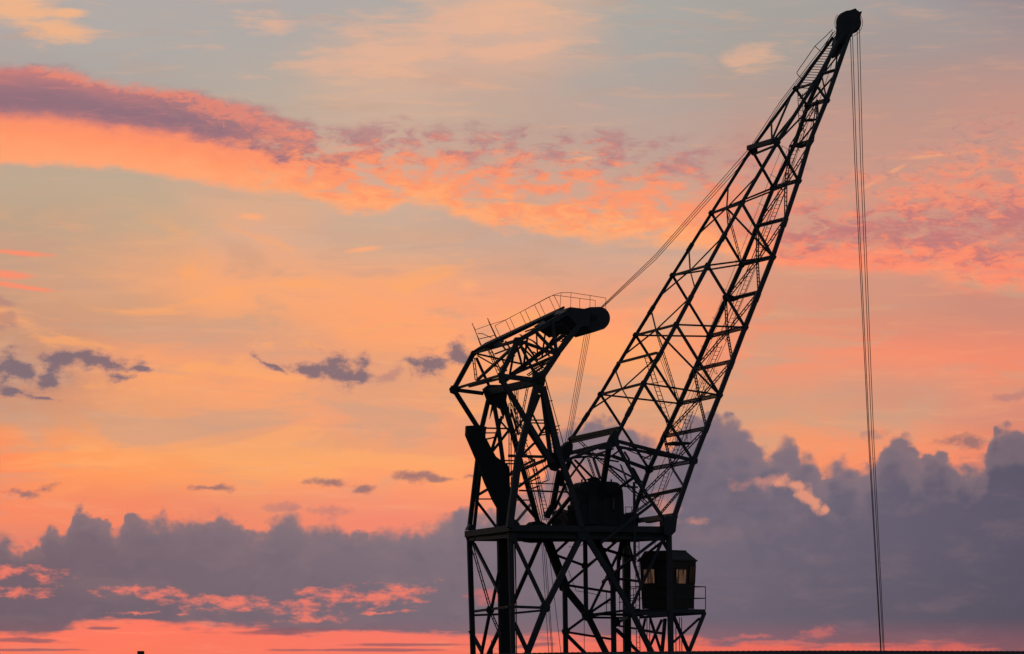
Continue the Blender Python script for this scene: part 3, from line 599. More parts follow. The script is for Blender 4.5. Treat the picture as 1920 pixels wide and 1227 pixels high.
laced('mast_brace', mast, (1000, 862, -.2), (1020, 975, .1), 4, 1.4, 30); laced('mast_brace', mast, (985, 866, .6), (1014, 978, .8), 3.2, 1.3, 14)
laced('mast_brace', mast, (1007, 728, -.9), (992, 790, -.7), 4.5, 1.5, 12); laced('mast_brace', mast, (950, 730, .8), (976, 800, .2), 3.2, 1.2, 12)
ladder('ladder', mast, (959, 728, .2), (982, 828, .2), 8, 12, 1.2); ladder('ladder', mast, (982, 828, .2), (1004, 884, .2), 8, 9, 1.2); ladder('ladder', mast, (1003, 880, .1), (1029, 978, .1), 8, 14, 1.2)
ladder('ladder', mast, (1026, 795, -.9), (1036, 850, -.9), 7, 8, 1.2)
pipes('handrail', mast, [[(1022.5, 711, -.6), (1057, 835, -.6)], [(1024, 754, -.6), (1036, 751, -.6)], [(1038, 801, -.6), (1050, 798, -.6)], [(1023, 714, -.5), (1027, 731, -.5)]], .9)
pipes('handrail', mast, [[(1014, 858, -.2), (1027, 901, -.2), (1010, 906, 0)], [(1020, 858, -.1), (1030, 900, -.1), (1012, 908, .1)]], .6)
gm = MB(); plate(gm, [(1024, 850), (1046, 848), (1052, 862), (1050, 878), (1042, 884), (1034, 882), (1028, 874)], -.95, 9)
gm.build('pivot_plate', DARK, mast); gm = MB()
plate(gm, [(1048, 862), (1053, 838), (1064, 828), (1071, 834), (1070, 848), (1062, 862), (1052, 870)], -.7, 26)
gm.build('pulley_block', DARK, mast)

# ---- counterweight lever on top of the mast --------------------------
lv = MB()
def lbm(a, b, w, d=None): lv.beam(Q(*a), Q(*b), W_(w), W_(d or w))
lbm((851, 730, 1), (888, 662, 1), 8.5); lbm((888, 662, 1), (1053, 582, .9), 6.5)             # far tail and top chord
lbm((938, 706, -1), (970, 640, -1), 8.5); lbm((970, 640, -1), (1064, 586, -.95), 8.5)          # near tail and top chord
lbm((851, 731, 1), (896, 802, 1), 8); lbm((938, 708, -1), (1035, 868, -1), 9)                    # tail bars
lbm((940, 720, 1), (1062, 624, .9), 7); lbm((1018, 704, -1), (1046, 662, -1), 10); lbm((1046, 662, -1), (1086, 610, -.95), 9)    # lower chords
lbm((888, 662, 1), (970, 639, -1), 5.5); lbm((851, 731, 1), (906, 738, 1), 7); lbm((857, 728, 1), (938, 704, -1), 4.2); lbm((880, 725, .8), (938, 710, -1), 4)
lbm((938, 705, -1), (1002, 713, -1), 9)
plate(lv, [(934, 700), (942, 696), (950, 706), (958, 709), (948, 712), (944, 722), (936, 718)], -1, 5)
gusset(lv, 851, 731, 1, 9, 3); gusset(lv, 970, 641, -1, 9, 3); gusset(lv, 888, 663, 1, 6, 3); gusset(lv, 1044, 663, -1, 6, 3)
lever = lv.build('counterweight_lever', STEEL, crane)
lb = lambda a, b, w: member('lever_brace', lever, a, b, w)
for a, b, w in (((978, 641, -1), (1042, 664, -1), 5.5), ((974, 644, -1), (1002, 700, -1), 4.5), ((1036, 603, -1), (1043, 660, -1), 5.5), ((1005, 623, -.95), (1041, 661, -1), 5.5), ((1005, 622, -.9), (1056, 606, -.9), 2.5),
                ((1020, 612, -.9), (1044, 640, -.4), 3), ((1052, 600, -.5), (1078, 630, -.9), 3.5), ((895, 713, .9), (960, 653, -.9), 4.5), ((893, 671, 1), (917, 724, 1), 4.5), ((895, 664, 1), (984, 684, .5), 3.2), ((895, 667, 1), (932, 688, .8), 2.2),
                ((960, 702, .8), (1058, 628, .8), 7), ((962, 702, .8), (1036, 670, -.9), 4.5), ((981, 692, .2), (989, 632, -.5), 3), ((964, 658, .2), (956, 702, .8), 3.2), ((968, 645, -.9), (980, 690, .6), 3.2), ((978, 650, -.9), (1018, 690, .3), 2.6),
                ((948, 640, .5), (965, 668, .8), 2.4), ((985, 645, -.5), (1008, 676, .4), 3), ((1006, 626, -.5), (1008, 668, .5), 2.2), ((1024, 612, -.2), (1016, 672, .6), 2.4), ((1000, 640, .2), (1030, 668, -.8), 2.6), ((1012, 668, .5), (1000, 660, .6), 2.2),
                ((1010, 674, .2), (1042, 656, -.8), 3), ((1018, 662, .6), (1038, 634, .3), 3.5), ((1035, 640, .8), (1062, 612, .5), 3), ((1046, 655, -.9), (1074, 617, -.5), 3), ((938, 692, .9), (985, 640, -.5), 3), ((950, 696, .7), (940, 670, .6), 2.4),
                ((944, 640, .6), (920, 652, .9), 3), ((936, 640, .6), (948, 656, .2), 2.4), ((928, 664, .9), (960, 652, -.3), 2.4), ((1024, 604, .2), (1042, 596, -.5), 2.6), ((985, 622, .6), (1002, 616, .2), 2.2), ((975, 628, .6), (1000, 640, -.2), 2.4)):
    lb(a, b, w)
laced('lever_brace', lever, (888, 672, 1), (893, 713, .95), 4, 1.6, 9); laced('lever_brace', lever, (997, 692, 0), (1040, 672, -.9), 4, 1.6, 9); laced('lever_brace', lever, (990, 704, .2), (1030, 676, -.5), 4, 1.6, 9)
laced('lever_brace', lever, (918, 655, .9), (940, 700, .6), 4, 1.5, 9); ladder('ladder', lever, (919, 658, .7), (938, 704, .7), 8, 7, 1.2)
laced('lever_brace', lever, (1050, 640, -.2), (1076, 612, -.6), 5, 1.8, 9); laced('lever_brace', lever, (1000, 705, -.4), (1020, 690, -.7), 5, 1.8, 9)
wk = MB(); wk.beam(Q(900, 652, .4), Q(1048, 583, -.2), W_(4.5), W_(90)); wk.build('walkway', DARK, lever)
hd = MB()
block(hd, [(1056, 586), (1069, 576), (1099, 579.5), (1106, 581), (1106, 613), (1083, 612), (1072, 598)], -.95, 150)
hd.build('head_box', STEEL, lever)
hd = MB()
prof = [(1092, 579), (1099, 580)] + [(1124 + 20 * math.cos(a), 597 + 21.5 * math.sin(a)) for a in [math.radians(d) for d in range(-100, 60, 14)]] + [(1133, 617), (1115, 623), (1110, 619), (1086, 613)]
block(hd, prof, -.9, 130); hd.build('wheel_housing', STEEL, lever)
hd = MB(); block(hd, [(1096, 579), (1107, 576), (1126, 575.5), (1131, 578)], -.7, 90); hd.build('housing_cover', STEEL, lever)
hd = MB(); block(hd, [(1090, 588), (1119, 592), (1118, 600), (1096, 599)], -.915, 4); hd.build('painted_dark_slot', DARK, lever)  # dark plate painting the shade of an open slot in the housing
hd = MB(); block(hd, [(1040, 601), (1056, 590), (1074, 612), (1082, 618), (1070, 622), (1056, 612)], -.3, 150); hd.build('head_box', DARK, lever)
rl = []; rf_ = []
tn = [(928, 611, -.35), (1029, 557, -.35), (1038.5, 554, -.35)]; tf = [(890.5, 619, .45), (919, 609, .45), (947, 600.5, .45), (1037, 553.7, .45), (1052, 549, .4), (1071, 549, .4), (1136, 559, .3), (1136, 581, .3)]
rf_.append(tf); rl += [tn, [(1038.5, 554, -.35), (1050.5, 555, -.4), (1116, 563.6, -.4), (1116, 575, -.4)]]
for a, b, k in (((928, 611), (939, 634), -.35), ((956.4, 597), (967, 620), -.35), ((984.6, 582), (996, 606), -.35), ((1011, 567), (1023, 592), -.35), ((1029, 557), (1041, 582), -.35), ((1038.5, 554), (1050.5, 578), -.35),
                ((948, 601), (959, 624), .45), ((975, 585), (987, 610), .45), ((1002, 571.5), (1014, 596), .45), ((1052, 549), (1050, 578), .4), ((1070.7, 549), (1070, 577), .4), ((1106.5, 554), (1106, 577), .3), ((1087, 559.6), (1087, 579), -.4)):
    (rl if k < 0 else rf_).append([(*a, k), (*b, k)])
pipes('railing', lever, rl, .5); pipes('railing', lever, rf_, .5)
pipes('railing', lever, [[(885, 606, .9), (903, 649, .9)], [(889, 614, .85), (901, 648, .85)], [(914, 597, .5), (933, 637, .5)], [(916, 603, .45), (931, 636, .45)], [(896, 625.5, .9), (905, 626, .8), (922, 634, .5)], [(898, 636, .9), (928, 629, .5)]], .75)

# ---- counterweight and its guide column --------------------------------
cw = MB(); block(cw, [(876, 798.5), (901, 797.5), (903, 808), (914, 826), (920, 838), (930, 856), (946, 868), (954, 900), (963, 940), (963, 1000), (934, 1000), (934, 952), (926, 938), (911, 905), (897, 867), (875, 816)], -.15, 14)
cwo = cw.build('counterweight', DARK, crane)
cw = MB(); block(cw, [(935, 1000), (963, 1000), (967, 1227), (972, 1400), (946, 1400), (939, 1227)], -.16, 15); cw.build('guide_column', DARK, crane)
cw = MB(); block(cw, [(926, 874), (950, 868), (956, 880), (956, 905), (940, 905)], .35, 60); cw.build('counterweight_hanger', DARK, crane)
pipes('guide_rail', crane, [[(963.5, 985, -.5), (967, 1100, -.5), (970, 1390, -.5)], [(966, 1010, -.45), (968, 1134, -.45), (969.5, 1390, -.45)]], 1.0)

# ---- platform ------------------------------------------------------------
pf = MB()
def deck(mb, y_off, th, s=1.0):
    c = [Q(871, 996 + y_off, 1.06), Q(955, 985 + y_off, -1.06), Q(1255, 989 + y_off, -1.06), Q(1176, 999 + y_off, 1.06)]
    m = sum(c, Vector()) / 4; c = [m + (p - m) * s for p in c]
    zt = c[0].z; c = [Vector((p.x, p.y, zt)) for p in c]
    mb.poly([p - Vector((0, 0, W_(th))) for p in c], c)
deck(pf, 0, 11.5)
deck(pf, 11.5, 6, .93)
platform = pf.build('platform', STEEL, crane)
for a, b, w in (((890, 1010, .7), (960, 1006, -.9), 5), ((960, 1006, -.9), (1240, 1008, -.9), 9), ((990, 1010, .8), (1040, 1012, -.6), 8), ((1090, 1008, -.8), (1060, 1012, .8), 8), ((1170, 1010, -.6), (1150, 1014, .6), 9)):
    MB().beam(Q(*a), Q(*b), W_(w), W_(8)).build('girder', DARK, platform)
mb = MB(); block(mb, [(996, 983), (1002, 978), (1014, 977), (1025, 983), (1025, 988), (996, 988)], -.5, 40); mb.build('winch_base', DARK, platform)
mb = MB(); block(mb, [(953, 986), (956, 975), (966, 974), (974, 981), (976, 988), (953, 990)], -1.0, 20); mb.build('mast_shoe', STEEL, platform)
mb = MB(); block(mb, [(876, 994), (882, 983), (890, 984), (893, 994)], .9, 20); mb.build('mast_shoe', STEEL, platform)
mb = MB(); block(mb, [(1244, 975), (1250, 967), (1266, 969), (1270, 972), (1267, 997), (1257, 1007), (1246, 1002)], -1.12, 26); mb.build('hinge_bracket', STEEL, platform)
mb = MB(); block(mb, [(1176, 985), (1182, 962), (1192, 958), (1198, 970), (1196, 992)], .9, 26); mb.build('hinge_bracket', STEEL, platform)
pipes('handrail', platform, [[(1172, 951, -.9), (1197, 951, -1.0), (1198, 976, -1.0)], [(1173, 951, -.9), (1174, 985, -.9)], [(1184, 951, -.95), (1185, 983, -.95)], [(1172, 962, -.9), (1197, 963, -1.0)]], .6)
MB().beam(Q(1222, 946, -1.06), Q(1127, 1018, -1.12), W_(5)).build('stair_rail', STEEL, platform)
MB().beam(Q(1189, 904, -1.05), Q(1190, 1063, -1.05), W_(4)).build('stay_post', STEEL, platform)

# ---- machine house ---------------------------------------------------------
mh = MB(); block(mh, [(1087, 984), (1087, 914), (1090, 907), (1097, 903), (1146, 903), (1158, 905), (1165, 911), (1168, 922), (1169.5, 945), (1171, 986)], -.62, 66)
house = mh.build('machine_house', PANEL, crane)
mh = MB(); block(mh, [(1064, 985), (1062, 964), (1066, 958), (1080, 955), (1088, 955), (1088, 985)], -.4, 70); mh.build('motor_cover', PANEL, house)
mh = MB(); block(mh, [(1052, 986), (1051, 958), (1056, 955), (1063, 957), (1070, 957), (1070, 986)], -.1, 60); mh.build('motor_cover', PANEL, house)
mh = MB(); block(mh, [(1106, 904), (1107, 899), (1112, 894.5), (1118, 894.5), (1124, 898), (1127, 904)], -.5, 16); mh.build('roof_vent', DARK, house)
mh = MB(); block(mh, [(1101, 899), (1109, 896), (1110, 898), (1102, 901)], -.5, 12); mh.build('vent_flap', DARK, house)
for x in (1091, 1146): mh = MB(); mh.tube(Q(x, 905, -.4), Q(x, 899, -.4), W_(1.6), 8); mh.build('vent_pipe', DARK, house)
for pts, k, ln in (([(1072, 958), (1072, 948), (1078, 944), (1086, 945), (1087, 958)], -.35, 30), ([(1170, 986), (1171, 966), (1178, 962), (1186, 964), (1188, 986)], -.3, 30), ([(1040, 987), (1041, 975), (1047, 972), (1052, 976), (1053, 987)], -.4, 22)):
    mh = MB(); block(mh, pts, k, ln); mh.build('motor_cover', PANEL, house)
mh = MB(); mh.path([Q(1088, 958, -.64), Q(1088, 944, -.64), Q(1102, 938, -.66), Q(1102, 914, -.66)], W_(1.2)); mh.build('pipe', DARK, house)
mh = MB()
for xx in (1112, 1130, 1160): mh.beam(Q(xx, 908, -.625), Q(xx, 984, -.625), W_(1.4), W_(1.2))
mh.beam(Q(1089, 924, -.627), Q(1167, 924, -.627), W_(1.4), W_(1.4)); mh.build('panel_rib', PANEL, house)
PANE = glow_pane()
mh = MB()
for x0, x1, y0, y1 in ((1147.5, 1154.5, 934, 936), (1147.5, 1154.5, 955, 957), (1147.5, 1149.5, 936, 955), (1152.5, 1154.5, 936, 955)): block(mh, [(x0, y0), (x1, y0), (x1, y1), (x0, y1)], -.645, 4)
wf = mh.build('window', GLASSF, house)
mh = MB(); block(mh, [(1149.5, 936), (1152.5, 936), (1152.5, 955), (1149.5, 955)], -.632, 2)
DIM = PANE.copy(); DIM.name = 'dim_pane'; [setattr(e, 'color', [c * .25 for c in e.color[:3]] + [1]) for n in DIM.node_tree.nodes if n.type == 'VALTORGB' for e in n.color_ramp.elements]; DIM.node_tree.nodes['Principled BSDF'].inputs['Emission Strength'].default_value = .07  # darkened copy of the pane, keeping a fainter added glow
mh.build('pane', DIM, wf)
mh = MB(); block(mh, [(1103, 934), (1120, 934), (1120, 983), (1103, 983)], -.645, 4); mh.build('door', PANEL, house)

# ---- lattice tower under the platform ------------------------------------
tw = MB()
def tbm(a, b, w, d=None): tw.beam(Q(*a), Q(*b), W_(w), W_(d or w))
for a_, b_ in (((880, 1012, 1), (956, 1006, -1)), ((956, 1006, -1), (1254, 1010, -1)), ((1254, 1010, -1), (1174, 1014, 1)), ((1174, 1014, 1), (880, 1012, 1))): tbm(a_, b_, 6)
tower = tw.build('lattice_tower', STEEL, crane)
LEGS = [[(880, 1005, 1), (887, 1227, 1), (891, 1362, 1)], [(956, 1000, -1), (962, 1227, -1), (965, 1364, -1)], [(1254, 1000, -1), (1258, 1227, -1), (1260, 1364, -1)], [(1174, 1005, 1), (1176, 1227, 1), (1178, 1362, 1)]]
for pts, w in zip(LEGS, (9, 8, 9, 13)):
    m_ = MB()
    for p_, q_ in zip(pts, pts[1:]): m_.beam(Q(*p_), Q(*q_), W_(w), W_(w))
    m_.beam(Q(*pts[-1]) - Vector((0, 0, W_(3))), Q(*pts[-1]) + Vector((0, 0, W_(4))), W_(w + 14), W_(w + 14)); m_.build('leg', STEEL, tower)
for a_, b_, w in (((1059, 1100, .3), (1063, 1364, .3), 8), ((1149, 1080, .3), (1153, 1364, .3), 8.5), ((1097, 1008, 0), (1099, 1154, .1), 7), ((1168, 1010, .2), (1160, 1050, .2), 8), ((1160, 1050, .2), (1158, 1110, .2), 6)):
    member('post', tower, a_, b_, w)
for gx, gy, gk, gr in ((1022, 1140, -1, 10), (1181, 1142, -1, 10), (1058, 1100, .4, 11), (1102, 1154, .4, 12), (1149, 1080, .4, 11), (919, 1144, 0, 8), (1093, 1002, -1.03, 12), (1097, 1061, 0, 7), (1155, 1167, .4, 9), (1061, 1184, .3, 8), (962, 1008, -1.02, 8)):
    gusset(MB(), gx, gy, gk, gr, 3).build('gusset_plate', STEEL, tower)
tw = MB()
plate(tw, [(873, 1006), (891, 1006), (888, 1022), (880, 1024)], 1.0, 8)
tw.build('leg_head', STEEL, tower)
tb = lambda a, b, w: member('tower_brace', tower, a, b, w)
for a, b, w in (((1088, 1008, -1), (1022, 1140, -1), 10), ((1022, 1140, -1), (988, 1227, -1), 10), ((988, 1227, -1), (966, 1290, -1), 10), ((1099, 1006, -1), (1146, 1080, -1), 10), ((1146, 1080, -1), (1182, 1142, -1), 9), ((1182, 1142, -1), (1222, 1224, -1), 9), ((1222, 1224, -1), (1256, 1300, -1), 9),
                ((963, 1010, -1), (1021, 1134, -1), 6.5), ((1247, 1003, -1), (1186, 1134, -1), 5), ((1247, 1000, -1), (1186, 1047, -1), 5), ((1186, 1047, -1), (1130, 1092, .2), 4.5), ((965, 1138, -1), (1020, 1140, -1), 5), ((964, 1150, -1), (1016, 1145, -1), 4), ((964, 1168, -1), (990, 1224, -1), 7), ((1184, 1150, -1), (1254, 1150, -1), 5),
                ((1025, 1010, .6), (1059, 1100, .5), 15), ((1057, 1100, .5), (1102, 1155, .5), 12), ((1102, 1155, .5), (1136, 1224, .5), 10), ((1136, 1224, .5), (1172, 1300, .6), 10), ((1014, 1012, 1), (957, 1143, .9), 7), ((938, 1178, .95), (916, 1226, 1), 7), ((916, 1226, 1), (894, 1280, 1), 7),
                ((1117, 1012, .6), (1149, 1082, .5), 12), ((1110, 1006, 1), (1130, 1060, .7), 7), ((889, 1020, .9), (936, 1112, -.6), 5), ((936, 1070, -.6), (922, 1140, 0), 4.5), ((918, 1150, 0), (904, 1220, .6), 5), ((887, 1147, 1), (955, 1138, -1), 4.5), ((887, 1154, 1), (940, 1152, .6), 4.2), ((888, 1194, 1), (904, 1223, .7), 6), ((904, 1222, .7), (895, 1270, 1), 5),
                ((1158, 1040, .5), (1107, 1146, .3), 4.5), ((1162, 1010, .3), (1060, 1099, .45), 4.5), ((1072, 1008, .2), (1034, 1043, .5), 4.5), ((1034, 1038, .5), (1096, 1061, 0), 4.2), ((1100, 1062, 0), (1121, 1046, .3), 4.2),
                ((1126, 1028, .4), (1192, 1048, -.6), 4.2), ((1060, 1097, .45), (1149, 1111, .4), 4.5), ((1163, 1086, .4), (1204, 1091, -.4), 4.5), ((1178, 1020, .5), (1202, 1100, -.3), 4.2), ((1108, 1148, .4), (1150, 1120, .4), 4.5), ((1066, 1181, .3), (1100, 1156, .4), 4.5),
                ((1157, 1168, .4), (1176, 1158, .9), 5), ((1156, 1181, .4), (1182, 1206, .9), 6), ((1066, 1186, .3), (1148, 1199, .4), 4.2), ((1062, 1190, .3), (1096, 1224, .4), 6), ((1096, 1224, .4), (1140, 1270, .5), 6), ((1161, 1174, .5), (1192, 1179, .9), 3.5), ((1200, 1181, .9), (1241, 1188, .2), 4.5), ((1180, 1206, .9), (1200, 1226, .6), 5), ((1137, 1065, .5), (1147, 1096, .4), 7),
                ((1092, 1158, .4), (1150, 1150, .5), 3.0), ((1100, 1154, .5), (1172, 1145, .9), 4.5), ((1104, 1158, .5), (1172, 1159, .9), 4.0), ((1240, 1010, -.8), (1252, 1030, -.8), 6), ((1252, 1008, -.9), (1196, 1052, .2), 3.5),
                ((880, 1183, 1), (889, 1200, 1), 4)):
    tb(a, b, w)
laced('tower_brace', tower, (885, 1023, .95), (919, 1140, 0), 4.2, 1.7, 26); laced('tower_brace', tower, (921, 1150, 0), (938, 1190, -.5), 4.2, 1.7, 20)
pipes('cable', tower, [[(1108, 1008, .2), (1096, 1018, .2), (1088, 1024, .2), (1066, 1026, .2)], [(1066, 1070, .3), (1080, 1108, .3), (1110, 1113, .3), (1127, 1118, .3)], [(1095, 1010, .1), (1096, 1390, .1)], [(1227, 1008, -.3), (1229, 1028, .1)]], .6)
mb = MB(); block(mb, [(993, 1006), (1040, 1005), (1040, 1016), (1008, 1017), (993, 1015)], .0, 50); mb.build('rope_guide', DARK, tower)

# ---- ropes -------------------------------------------------------------------
def rope(name, pts, r=.7): return MB().path([Q(*p) for p in pts], W_(r)).build(name, ROPE, crane)
rope('hoist_rope', [(1594.7, 73, -.18), (1602.5, 300, -.17), (1628, 817, -.1), (1651, 1220, -.05), (1656, 1316, -.04)], .75)
rope('hoist_rope', [(1598.5, 66, -.1), (1606, 300, -.1), (1630, 817, -.06), (1652.3, 1220, -.02), (1657, 1316, 0)], .75)
rope('hoist_rope', [(1607, 54, -.18), (1613.5, 300, -.17), (1634.5, 817, -.1), (1656, 1220, -.02), (1660, 1316, 0)], .7)
rope('hoist_rope', [(1611.5, 54, -.1), (1617.5, 300, -.1), (1638, 817, -.05), (1658, 1220, .0), (1662, 1316, .02)], .7)
rope('luffing_rope', [(1125, 578, -.3), (1230, 477, -.1), (1407, 276, .3), (1462, 192, .3), (1566, 58, .15)], .62)
rope('luffing_rope', [(1128, 577, -.2), (1230, 481.5, 0), (1408, 282, .4), (1466, 192, .35), (1567, 62, .2)], .62)
rope('luffing_rope', [(1131, 576, -.1), (1230, 486.5, .1), (1410, 287, .5)], .62)
for x1, x2 in ((1097.6, 1058.6), (1101.4, 1062.2), (1104.6, 1065.2), (1107.8, 1067.6)): rope('lever_rope', [(x1, 618, -.45), (x2, 836, -.55)], .55)
for x1, x2 in ((1041, 1025), (1048, 1031)): rope('lever_rope', [(x1, 880, -.3), (x2, 972, -.2)], .5)
for x1, x2 in ((1015.6, 1029), (1022, 1037), (1018.5, 1035), (1027, 1052)): rope('winch_rope', [(x1, 1016, .1), (x2, 1227, .2), (x2 + (x2 - x1) * .6, 1358, .2)], .6)
hb = MB(); block(hb, [(1654, 1312), (1664, 1312), (1668, 1322), (1664, 1336), (1655, 1336), (1650, 1322)], -.1, 22); hook = hb.build('hook_block', DARK, crane)
hb = MB(); hb.path([Q(1659, 1336, 0), Q(1659, 1342, 0), Q(1664, 1346, 0), Q(1662, 1352, 0), Q(1655, 1352, 0), Q(1653, 1346, 0)], W_(1.6)); hb.build('hook', DARK, hook)

# ---- operator's cab, turned on its corner, on an outrigged gallery -----------------
CW = 96.0
def C(x, y, w): return at(x, y, DIST + w * PX)
Z = Vector((0, 0, 1))
near, left, right = C(1256, 1141, CW), C(1204, 1141, CW + 58), C(1301, 1141, CW + 52); right.z = left.z = near.z
back = left + right - near; ctr = (near + back) * .5
h1 = W_(90)
ring0 = [near, right, back, left]; ring1 = [ctr + (p - ctr) * 1.09 + Z * h1 for p in ring0]
cm_ = MB(); cm_.poly(ring0, ring1); cab = cm_.build('operator_cab', CABP, crane)
ev = [ctr + (p - ctr) * 1.15 + Z * h1 for p in ring0]; evt = [p + Z * W_(3) for p in ev]
rt = [ctr + (p - ctr) * .80 + Z * (h1 + W_(20)) - Vector((W_(5), 0, 0)) for p in ring0]
rm = MB(); rm.poly(ev, evt); rm.poly([p + Z * .004 for p in [ctr + (q - ctr) * .99 for q in evt]], rt); roof = rm.build('cab_roof', CABP, cab)
rm = MB(); rm.beam(rt[1], rt[0], W_(2.5)); rm.build('ridge_cap', CABP, roof)
def on_wall(a0, b0, a1, b1, s, t, outv):                # point on a cab wall, s along, t up
    lo = a0.lerp(b0, s); hi = a1.lerp(b1, s); return lo.lerp(hi, t) + outv
def cab_window(i, j, s0, s1, t0, t1, mat):
    a0, b0, a1, b1 = ring0[i], ring0[j], ring1[i], ring1[j]
    nrm = (b0 - a0).cross(Z).normalized()
    if nrm.dot(a0 - ctr) < 0: nrm = -nrm
    fr_ = MB(); q = W_(1.6)
    quad = lambda e, o: [on_wall(a0, b0, a1, b1, s, t, nrm * o) for s, t in ((s0 - e, t0 - e), (s1 + e, t0 - e), (s1 + e, t1 + e), (s0 - e, t1 + e))]
    qo = quad(.02, .012)
    for m in range(4): fr_.beam(qo[m], qo[(m + 1) % 4], W_(2.0), W_(2.0), nrm)
    f = fr_.build('window', GLASSF, cab)
    pm = MB(); pm.poly(quad(0, .004), quad(0, .014)); pm.build('pane', mat, f)
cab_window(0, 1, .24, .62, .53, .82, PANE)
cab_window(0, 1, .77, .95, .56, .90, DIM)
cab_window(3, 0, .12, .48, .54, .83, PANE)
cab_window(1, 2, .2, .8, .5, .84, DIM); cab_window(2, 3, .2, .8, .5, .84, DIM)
ga = MB()
gl = [ctr + (p - ctr) * 1.45 - Z * W_(1) for p in ring0]
ga.poly([p - Z * W_(8) for p in gl], gl); 
gallery = ga.build('cab_gallery', STEEL, crane)
gp = MB()
for i in (0, 1): 
    a, b = gl[i], gl[i + 1]
    for t in (0, .33, .66, 1.0): gp.tube(a.lerp(b, t), a.lerp(b, t) + Z * W_(43), W_(.9), 6)
    for hgt in (43, 21): gp.tube(a + Z * W_(hgt), b + Z * W_(hgt), W_(.9), 6)
a, b = gl[3], gl[0]
for t in (0, .33, .66): gp.tube(a.lerp(b, t), a.lerp(b, t) + Z * W_(43), W_(.9), 6)
for hgt in (43, 21): gp.tube(a + Z * W_(hgt), b + Z * W_(hgt), W_(.9), 6)
gp.build('railing', STEEL, gallery)
def g2(x, y, w): return C(x, y, w)
for a, b, w in (((1321, 1149, 150), (1291, 1224, 120), 6.5), ((1311, 1160, 150), (1262, 1205, 60), 4), ((1263, 1156, 60), (1291, 1222, 120), 6), ((1219, 1160, 200), (1240, 1224, 180), 4.5), ((1241, 1162, 160), (1217, 1216, 170), 4.5), ((1210, 1160, 180), (1203, 1190, 180), 4), ((1247, 1160, 120), (1241, 1226, 120), 6), ((1191, 1158, 100), (1220, 1224, 60), 5),
                ((1322, 1150, 152), (1200, 1158, 60), 5), ((1180, 1150, -60), (1256, 1153, 60), 6), ((1168, 1148, -40), (1256, 1148, -60), 5), ((1205, 1154, 160), (1130, 1152, 60), 5), ((1291, 1222, 120), (1300, 1300, 110), 8), ((1291, 1222, 120), (1258, 1300, -60), 6)):
    MB().beam(g2(*a), g2(*b), W_(w)).build('gallery_bracket', STEEL, gallery)
mb = MB()
for x in (1262, 1267, 1274, 1278): mb.tube(g2(x, 1158, 110), g2(x + 2, 1380, 110), W_(.9), 6)
for x in (1213, 1218): mb.tube(g2(x, 1158, 170), g2(x + 1, 1380, 170), W_(.9), 6)
mb.build('conduit', STEEL, gallery)
fl = MB(); fl.poly([g2(1133, 1150, 10), g2(1200, 1144, -10), g2(1200, 1144, 60), g2(1140, 1151, 80)], [g2(1133, 1147, 10), g2(1200, 1141, -10), g2(1200, 1141, 60), g2(1140, 1148, 80)]); fl.build('catwalk', STEEL, gallery)
rp = MB()
for x, y in ((1137, 1110), (1162, 1108), (1181, 1105), (1188, 1104), (1200, 1102.5)): rp.tube(g2(x, y, 10), g2(x, y + 40, 10), W_(.8), 6)
for yo in (0, 12, 22): rp.tube(g2(1160, 1108 + yo, 10), g2(1201, 1102 + yo, 10), W_(.8), 6)
rp.tube(g2(1137, 1131, 10), g2(1150, 1131, 10), W_(.8), 6); rp.build('railing', STEEL, gallery)
def lad(x1, y1, x2, y2, w, n):
    mb = MB(); a, b = g2(x1, y1, w), g2(x2, y2, w); v = Vector((W_(3.2), 0, 0))
    mb.beam(a - v, b - v, W_(1.2)); mb.beam(a + v, b + v, W_(1.2))
    for i in range(n): c = a.lerp(b, (i + .5) / n); mb.beam(c - v, c + v, W_(.9), W_(.9), Z)
    mb.build('ladder', STEEL, gallery)
lad(1195, 1012, 1195.5, 1150, 40, 15); lad(1196, 1160, 1199, 1380, 40, 22)

